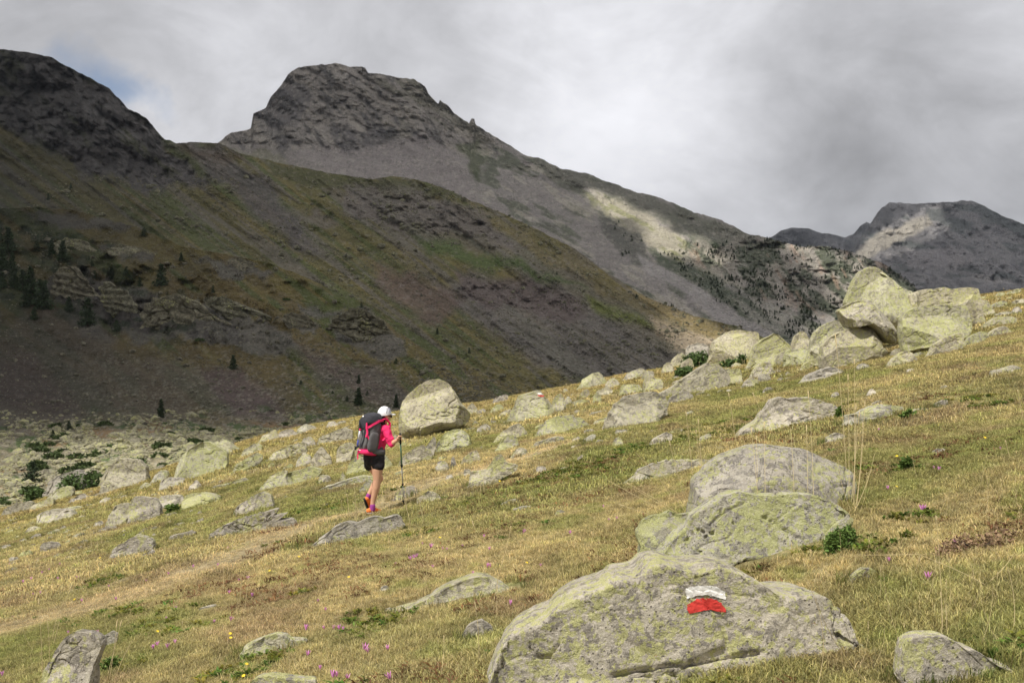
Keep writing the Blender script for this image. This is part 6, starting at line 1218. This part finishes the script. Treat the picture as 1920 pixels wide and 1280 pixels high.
def sup(name, c, half, frame, mat, parent, p=.55, org=None, taper=0.0, sub=4, noise=0.0):
    """rounded block in a local frame (right, back, up)"""
    org = ORG if org is None else org; N, F = ico(sub); q = np.sign(N)*np.abs(N)**p; q = q/np.maximum(1, 0*q+1)
    L = q*np.array(half); L[:, :2] *= (1-taper*(L[:, 2:]/half[2]))
    if noise: L += N*(fbm3(L[:, 0]*18, L[:, 1]*18, L[:, 2]*18, 3, 5)*noise)[:, None]
    Rm = np.array([list(v) for v in frame]); V = L@Rm+np.array(Vector(c)-org)
    return link(name, mesh_np(name, V, F, mat), parent)
def ribbon(name, pts, w, mat, parent, th=.006, side=None, org=None):
    org = ORG if org is None else org; V, F = [], []; pts = [Vector(p)-org for p in pts]; n = len(pts)
    for i, p in enumerate(pts):
        t = (pts[min(i+1, n-1)]-pts[max(i-1, 0)]).normalized(); s = (side - t*side.dot(t)).normalized() if side else t.orthogonal().normalized(); u = t.cross(s)
        for a, b in ((-w/2, -th/2), (w/2, -th/2), (w/2, th/2), (-w/2, th/2)): V.append(tuple(p+s*a+u*b))
    for i in range(n-1):
        for k in range(4): F.append((i*4+k, i*4+(k+1) % 4, i*4+4+(k+1) % 4, i*4+4+k))
    F += [(3, 2, 1, 0), tuple(n*4-4+k for k in range(4))]
    return link(name, mesh_np(name, np.array(V), np.array(F), mat, False), parent)
SKIN = plain('skin', (.60, .34, .22), .55, .06, 12); PINKC = plain('pink_cloth', (.80, .035, .15), .8, .14, 26, .004); BLKC = plain('black_cloth', (.022, .02, .022), .85, .25, 20, .004); GREYC = plain('grey_cloth', (.115, .11, .112), .85, .15, 30, .003)
DGREY = plain('dark_grey_cloth', (.042, .042, .05), .8, .2, 30, .003); WHITEC = plain('white_cloth', (.80, .80, .82), .8, .05, 30); HAIR = plain('dark_hair', (.035, .02, .015), .6, .3, 40); ORNG = plain('orange_shoe', (.85, .22, .05), .6, .12, 60); YELS = plain('yellow_lace', (.85, .62, .10), .6, .1, 60)
SOLE = plain('grey_sole', (.45, .43, .42), .8, .1, 40); BSOLE = plain('black_sole', (.03, .03, .032), .8, .1, 40); PURP = plain('purple_sock', (.34, .06, .30), .9, .1, 60); GLASS = plain('dark_lens', (.02, .02, .02), .2, .0, 10, 0, .6)
METG = plain('green_metal', (.10, .26, .20), .35, .05, 20, 0, .6); METS = plain('silver_metal', (.55, .55, .55), .3, .05, 20, 0, .7); STRIPE = plain('stripe_grey', (.20, .20, .24), .8, .1, 30); BLUE = plain('blue_band', (.10, .12, .42), .6, .1, 30)
Fd = Vector((.77, .62, 0)).normalized(); Rt = Vector((Fd.y, -Fd.x, 0)); Bk = -Fd

per = empty('person', ORG)
tag(per, 'hiker', 'person')
per['label'] = 'hiker in white cap, pink top and black shorts, walking uphill with a pole'
hd = Pt(721.5, 779, .05)
body = blob('body', [
    (Pt(701, 852, .03), .135, Pt(705, 838, .04), .115), (Pt(705, 838, .04), .115, Pt(711, 812, .04), .13), (Pt(711, 812, .04), .12, Pt(716, 800, .05), .075), (Pt(716, 800, .05), .06, Pt(720, 789, .05), .048),
    (Pt(715, 803, .04), .06, Pt(723, 804, -.09), .055), (Pt(713, 803, .06), .06, Pt(708, 804, .18), .055),
    (hd+Vector((0, 0, .012)), .088, hd+Vector((.012, .012, -.035)), .068), (hd+Vector((.03, .02, -.05)), .04, hd+Vector((.045, .035, -.078)), .028), (hd+Fd*.085+Vector((0, 0, -.012)), .012, hd+Fd*.102+Vector((0, 0, -.028)), .012), (hd+Fd*.088+Vector((0, 0, -.052)), .010, hd+Fd*.085+Vector((0, 0, -.058))+Rt*.015, .008),
    (hd+Rt*.086+Vector((0, 0, -.01)), .012, hd+Rt*.086+Vector((0, 0, -.035)), .010),
    (Pt(724, 804, -.10), .052, Pt(733, 833, -.15), .040), (Pt(733, 833, -.15), .040, Pt(738, 829, -.17), .039), (Pt(738, 829, -.17), .038, Pt(746, 824, -.195), .025),
    (Pt(708, 804, .19), .05, Pt(713, 828, .28), .04), (Pt(713, 828, .28), .038, Pt(716, 842, .22), .026),
    (Pt(705, 856, -.03), .098, Pt(707.5, 880, -.05), .086), (Pt(707.5, 880, -.05), .086, Pt(707, 900, -.06), .058), (Pt(707, 900, -.06), .058, Pt(705, 914, -.05), .060), (Pt(705, 914, -.05), .060, Pt(699.5, 939, -.04), .038), (Pt(699.5, 939, -.04), .038, Pt(698, 951, -.04), .034),
    (Pt(697, 856, .12), .095, Pt(700, 876, .13), .085), (Pt(700, 876, .13), .083, Pt(712, 897, .15), .058), (Pt(712, 897, .15), .056, Pt(703, 908, .14), .056), (Pt(703, 908, .14), .056, Pt(693, 925, .12), .036), (Pt(693, 925, .12), .036, Pt(689, 934, .12), .033),
], SKIN, per, .008)
def hand(c, axis, palmdir, name, closed=True):
    """palm and five fingers wrapped round what it holds"""
    ax = axis.normalized(); pd = palmdir.normalized(); sd = ax.cross(pd); caps = [(c-pd*.03-ax*.025, .014, c-pd*.03+ax*.028, .013, 1.0), (c-pd*.045, .020, c-pd*.028, .018)]
    for i, ln in enumerate((.9, 1.0, .95, .8)):
        o = c+ax*(.033-.021*i); a0 = o-pd*.022+sd*.012; a1 = o+sd*.030*ln-pd*.002; a2 = o+sd*.024*ln+pd*.022*ln; a3 = o-sd*.004+pd*.024*ln
        for p, q, r in ((a0, a1, .0095), (a1, a2, .0088), (a2, a3, .0080)): caps.append((p, r, q, r*.93))
    caps += [(c-pd*.028+ax*.03, .011, c-pd*.006+ax*.045-sd*.018, .010), (c-pd*.006+ax*.045-sd*.018, .0095, c+pd*.016+ax*.040-sd*.012, .008)]
    return blob(name, caps, SKIN, per, .0035, 1)
PA, PB = Pt(750, 812.5, -.20), Vector(hit(757, 946)); pax = (PA-PB).normalized()
hand(Pt(750.4, 821, -.20), pax, Fd+Vector((0, 0, .05)), 'hand'); hand(Pt(718, 846, .22), Vector((.3, .5, 1)), Vector((0, 0, -1))+Fd*.3, 'hand')
shirt = blob('shirt', [
    (Pt(702, 848, .04), .133, Pt(706, 838, .04), .132), (Pt(706, 838, .04), .130, Pt(711, 814, .04), .142), (Pt(711, 814, .04), .135, Pt(716, 801, .05), .082), (Pt(716, 801, .05), .068, Pt(718, 796, .05), .060),
    (Pt(715, 804, .04), .07, Pt(723.5, 805, -.09), .068), (Pt(713, 804, .06), .07, Pt(708, 805, .18), .066), (Pt(724, 805, -.10), .066, Pt(731, 824, -.14), .060), (Pt(731, 824, -.14), .062, Pt(733.5, 832, -.152), .052), (Pt(708, 805, .19), .062, Pt(713, 828, .28), .052)], PINKC, per, .009, 3)
tx = bpy.data.textures.new('folds', 'CLOUDS'); tx.noise_scale = .07
for ob in (shirt,):
    d = ob.modifiers.new('folds', 'DISPLACE'); d.texture = tx; d.strength = .034; d.mid_level = .5
blob('waist_jacket', [(Pt(704, 844, .05), .140, Pt(705, 847, .05), .146), (Pt(713, 839, -.02), .045, Pt(713, 848, -.03), .055)], GREYC, per, .009, 2)
sh = blob('shorts', [(Pt(700.5, 853, .04), .160, Pt(701.5, 858, .05), .165), (Pt(706.5, 858, -.03), .122, Pt(708.5, 872, -.05), .104), (Pt(696, 858, .13), .115, Pt(694, 871, .12), .096), (Pt(700, 856, -.0), .12, Pt(700, 866, .04), .10)], BLKC, per, .009, 2)
d = sh.modifiers.new('folds', 'DISPLACE'); d.texture = tx; d.strength = .016; d.mid_level = .5
hair = blob('hair', [(hd-Fd*.022+Vector((0, 0, .012)), .084, hd-Fd*.040+Vector((0, 0, -.045)), .060), (hd+Vector((-.035, -.02, -.05)), .045, Pt(719, 796, -.01), .030), (Pt(719, 796, -.01), .03, Pt(718, 802, -.03), .018)], HAIR, per, .007, 2)
# cap
cp = empty('cap', ORG); cp.parent = per; cp.location = (0, 0, 0)
def cap_dome():
    N, F = ico(5); k = N[:, 2] > -.18; keep = k[F].all(1); V = N*np.array((.105, .105, .115)); V[:, 2] = np.maximum(V[:, 2], -.02)
    tilt = Matrix.Rotation(math.radians(8), 3, Rt); c = hd+Vector((-.004, -.004, .030))-ORG
    V = np.array([tuple(tilt @ Vector(v)+c) for v in V.tolist()]); u = np.unique(F[keep]); rm = np.zeros(len(V), int); rm[u] = range(len(u))
    return link('cap', mesh_np('cap', V[u], rm[F[keep]], WHITEC), per), c, tilt
bpy.data.objects.remove(cp); cap, capc, tilt = cap_dome()
def brim():
    V, F = [], []; n = 12
    for j, (r, dz) in enumerate(((.085, -.004), (.13, -.004), (.185, -.012))):
        for i in range(n):
            a = (i/(n-1)-.5)*(1.9-.35*j); w = Fd*math.cos(a)*r+Rt*math.sin(a)*(r*.85 if j < 2 else r*.62); V.append(tuple(capc+w+Vector((0, 0, dz-.018*(a*a)))))
    for j in range(2):
        for i in range(n-1): k = j*n+i; F.append((k, k+1, k+n+1, k+n))
    o = link('brim', mesh_np('brim', np.array(V), np.array(F), WHITEC), cap); m = o.modifiers.new('thick', 'SOLIDIFY'); m.thickness = .005
brim()
for k, a0 in enumerate((-.25, .12, .48)):      # the dark curved stripes on the side of the cap
    pts = []
    for i in range(7):
        el = .15+.95*i/6*.8; a = a0+.25*i/6; w = (Rt*math.cos(a)+Fd*math.sin(a))*math.cos(el)*.1085+Vector((0, 0, math.sin(el)*.118)); pts.append(ORG+capc+w)
    ribbon('stripe', pts, .013, STRIPE, cap, .003, side=Fd)
gl = ribbon('sunglasses', [hd+Rt*.088+Vector((0, 0, -.002)), hd+Rt*.075+Fd*.06+Vector((0, 0, -.004)), hd+Rt*.06+Fd*.082+Vector((0, 0, -.008))], .008, GLASS, per, .005, side=Vector((0, 0, 1)))
sup('lens', hd+Rt*.038+Fd*.090+Vector((0, 0, -.012)), (.027, .007, .020), (Rt, Fd, Vector((0, 0, 1))), GLASS, gl, .8, sub=3); sup('lens', hd-Rt*.034+Fd*.092+Vector((0, 0, -.012)), (.027, .007, .020), (Rt, Fd, Vector((0, 0, 1))), GLASS, gl, .8, sub=3)
# feet
def shoe(heel, toe, up, black=False):
    ax = (toe-heel).normalized(); up = (up-ax*up.dot(ax)).normalized(); sd = ax.cross(up); m = (heel+toe)/2
    o = blob('shoe', [(heel+up*.045, .038, heel+ax*.07+up*.045, .040), (heel+ax*.05+up*.06, .040, heel+ax*.10+up*.050, .040), (heel+ax*.09+up*.038, .036, toe-ax*.02+up*.028, .030), (toe-ax*.04+up*.030+sd*.008, .028, toe-ax*.012+up*.024+sd*.004, .024)], ORNG, per, .006, 2)
    s = sup('sole', m+up*.006, (.043, (toe-heel).length/2+.028, .016), (sd, ax, up), BSOLE if black else SOLE, o, .65, sub=4)
    sup('tread', m-up*.010, (.038, (toe-heel).length/2+.018, .006), (sd, ax, up), BSOLE, o, .6, sub=3)
    for k in range(4): ribbon('lace', [heel+ax*(.10+.022*k)+up*(.083-.011*k)-sd*.025, heel+ax*(.105+.022*k)+up*(.093-.012*k), heel+ax*(.10+.022*k)+up*(.083-.011*k)+sd*.025], .008, YELS, o, .004, side=ax)
    return o
g1 = Vector(hit(692, 962.5)); 
shoe(Pt(691.5, 962.5, -.05), Pt(713.5, 960.5, .06), Vector((-.1, 0, 1)))
shoe(Pt(683.5, 936.5, .10), Pt(690, 955.0, .22), Vector((.85, .25, .38)), True)
blob('sock', [(Pt(699.0, 947, -.04), .041, Pt(698.3, 954, -.035), .042)], PURP, per, .006, 1); blob('sock', [(Pt(692, 927.5, .12), .040, Pt(688.5, 936, .13), .041)], PURP, per, .006, 1)
ribbon('wrist_strap', [Pt(746, 817, -.20), Pt(744.5, 821, -.205), Pt(745.5, 826, -.205), Pt(749, 829, -.20)], .012, BSOLE, per, .004, side=Vector((.5, -.6, .5)))

# ------------------------------------------------------------------ backpack
Up = Vector((.15, .10, 1)).normalized(); Rp = Rt; Bp = Up.cross(Rp)*-1
Bp = (Bk-Up*Bk.dot(Up)).normalized(); Rp = Bp.cross(Up).normalized()
if Rp.dot(Rt) < 0: Rp = -Rp
BC = Pt(694.5, 815, -.06)
def Bq(r, b, u): return BC+Rp*r+Bp*b+Up*u
bp = empty('backpack', BC); tag(bp, 'large grey and dark rucksack with pink trim worn by the hiker', 'backpack')
fr = (Rp, Bp, Up); kw = dict(org=BC)
sup('pack_body', Bq(0, -.015, -.02), (.138, .112, .262), fr, GREYC, bp, .62, BC, -.04, 5, .010)
pk = sup('front_pocket', Bq(-.015, .075, -.03), (.115, .062, .21), fr, plain('grey_panel', (.15, .145, .145), .85, .12, 30, .003), bp, .6, BC, .05, 5, .006)
lid = sup('lid', Bq(0, .02, .245), (.142, .138, .085), (Rp, (Bp*1+Up*-.28).normalized(), (Up+Bp*.28).normalized()), DGREY, bp, .62, BC, .12, 5, .012)
sup('lid_flap', Bq(-.02, .145, .16), (.10, .020, .085), (Rp, (Bp+Up*.15).normalized(), Up), DGREY, bp, .6, BC, 0, 4, .006)
sup('logo_patch', Bq(-.035, .158, .262), (.020, .004, .014), (Rp, (Bp+Up*.4).normalized(), (Up-Bp*.4).normalized()), WHITEC, lid, .9, BC, .7, 3)
sup('side_pocket', Bq(.148, .02, -.10), (.035, .085, .15), fr, GREYC, bp, .6, BC, .05, 4, .006)
sup('bottom_panel', Bq(0, .005, -.262), (.150, .125, .045), fr, PINKC, bp, .6, BC, 0, 4, .004)
sup('lettering', Bq(-.03, .134, -.248), (.045, .004, .006), fr, WHITEC, bp, .4, BC, 0, 3)
for r in (-.075, ): ribbon('strap', [Bq(r, .155, .155), Bq(r, .150, .10), Bq(r, .146, .04)], .030, PINKC, bp, .010, side=Rp, org=BC)
ribbon('strap', [Bq(.075, .15, .17), Bq(.095, .142, .09), Bq(.115, .125, .02), Bq(.10, .13, -.04)], .038, PINKC, bp, .012, side=Rp, org=BC)
ribbon('strap', [Bq(.11, .125, .0), Bq(.145, .09, -.08), Bq(.155, .06, -.17), Bq(.14, .06, -.25)], .026, PINKC, bp, .012, side=Rp, org=BC)
ribbon('strap', [Bq(.10, .13, .10), Bq(.150, .06, .17), Bq(.160, -.02, .225), Bq(.150, -.09, .245)], .032, PINKC, bp, .012, side=Up, org=BC)
ribbon('compression_strap', [Bq(-.10, .145, .20), Bq(-.125, .135, .08), Bq(-.13, .13, -.06), Bq(-.10, .14, -.2)], .018, DGREY, bp, .008, side=Rp, org=BC)
ribbon('compression_strap', [Bq(.045, .15, .20), Bq(.055, .142, .05), Bq(.06, .14, -.08), Bq(.02, .15, -.2)], .026, DGREY, bp, .010, side=Rp, org=BC)
ribbon('strap', [Bq(-.045, .13, -.27), Bq(-.045, .135, -.33), Bq(-.03, .13, -.385)], .026, PINKC, bp, .008, side=Rp, org=BC)
sup('hip_belt', Bq(.10, -.10, -.235), (.075, .12, .045), fr, GREYC, bp, .6, BC, 0, 4)
ribbon('shoulder_strap', [Bq(.12, -.10, .26), Bq(.125, -.155, .275), Bq(.13, -.225, .22), Bq(.14, -.235, .08), Bq(.15, -.14, -.06)], .050, PINKC, bp, .014, side=Rp, org=BC)
ribbon('shoulder_strap', [Bq(-.12, -.10, .26), Bq(-.125, -.20, .29), Bq(-.13, -.28, .22), Bq(-.14, -.28, .08), Bq(-.15, -.16, -.08)], .050, PINKC, bp, .014, side=Rp, org=BC)
# poles
def rod(name, a, b, r0, r1, mat, parent, org):
    V, F = [], []; a, b = Vector(a)-org, Vector(b)-org; tube(V, F, [a-(b-a)*.001, a, b, b+(b-a)*.001], [r0*.3, r0, r1, r1*.3], 10); return link(name, mesh_np(name, np.array(V), np.array(F), mat), parent)
po = empty('trekking_pole', PB); tag(po, 'green and silver hiking pole held upright in the hiker\'s right hand', 'hiking pole')
L = (PA-PB).length; at = lambda u: PB+(PA-PB)*u
rod('tip', at(0), at(.06), .004, .007, BSOLE, po, PB); rod('lower_section', at(.05), at(.30), .0075, .0075, METS, po, PB); rod('middle_section', at(.29), at(.56), .009, .009, METS, po, PB); rod('upper_section', at(.55), at(.90), .0105, .0105, METG, po, PB)
rod('lock_collar', at(.285), at(.305), .016, .016, BSOLE, po, PB); rod('lock_collar', at(.545), at(.57), .018, .018, BSOLE, po, PB); rod('grip', at(.86), at(1.0), .015, .018, BSOLE, po, PB); rod('basket', at(.055), at(.062), .026, .022, BSOLE, po, PB)
qa, qb = Pt(675.5, 802, -.20), Pt(669, 842, -.16)
p2 = empty('folded_pole', qb); tag(p2, 'folded hiking pole with white and blue sections strapped to the left of the rucksack', 'hiking pole')
m = lambda u: qb+(qa-qb)*u
rod('tip', m(0)-Vector((.03, 0, 0)), m(.12), .016, .014, BSOLE, p2, qb); rod('lower_section', m(.1), m(.45), .012, .012, BLUE, p2, qb); rod('upper_section', m(.44), m(.9), .012, .012, METS if False else WHITEC, p2, qb); rod('ring', m(.88), m(.97), .014, .014, PINKC, p2, qb); rod('basket', m(.1)-Vector((.035, 0, 0)), m(.14)+Vector((.03, 0, 0)), .012, .012, BSOLE, p2, qb)
rod('grip', m(.97)+Vector((-.01, 0, .0)), Bq(-.12, .15, .19), .018, .016, BSOLE, p2, qb)
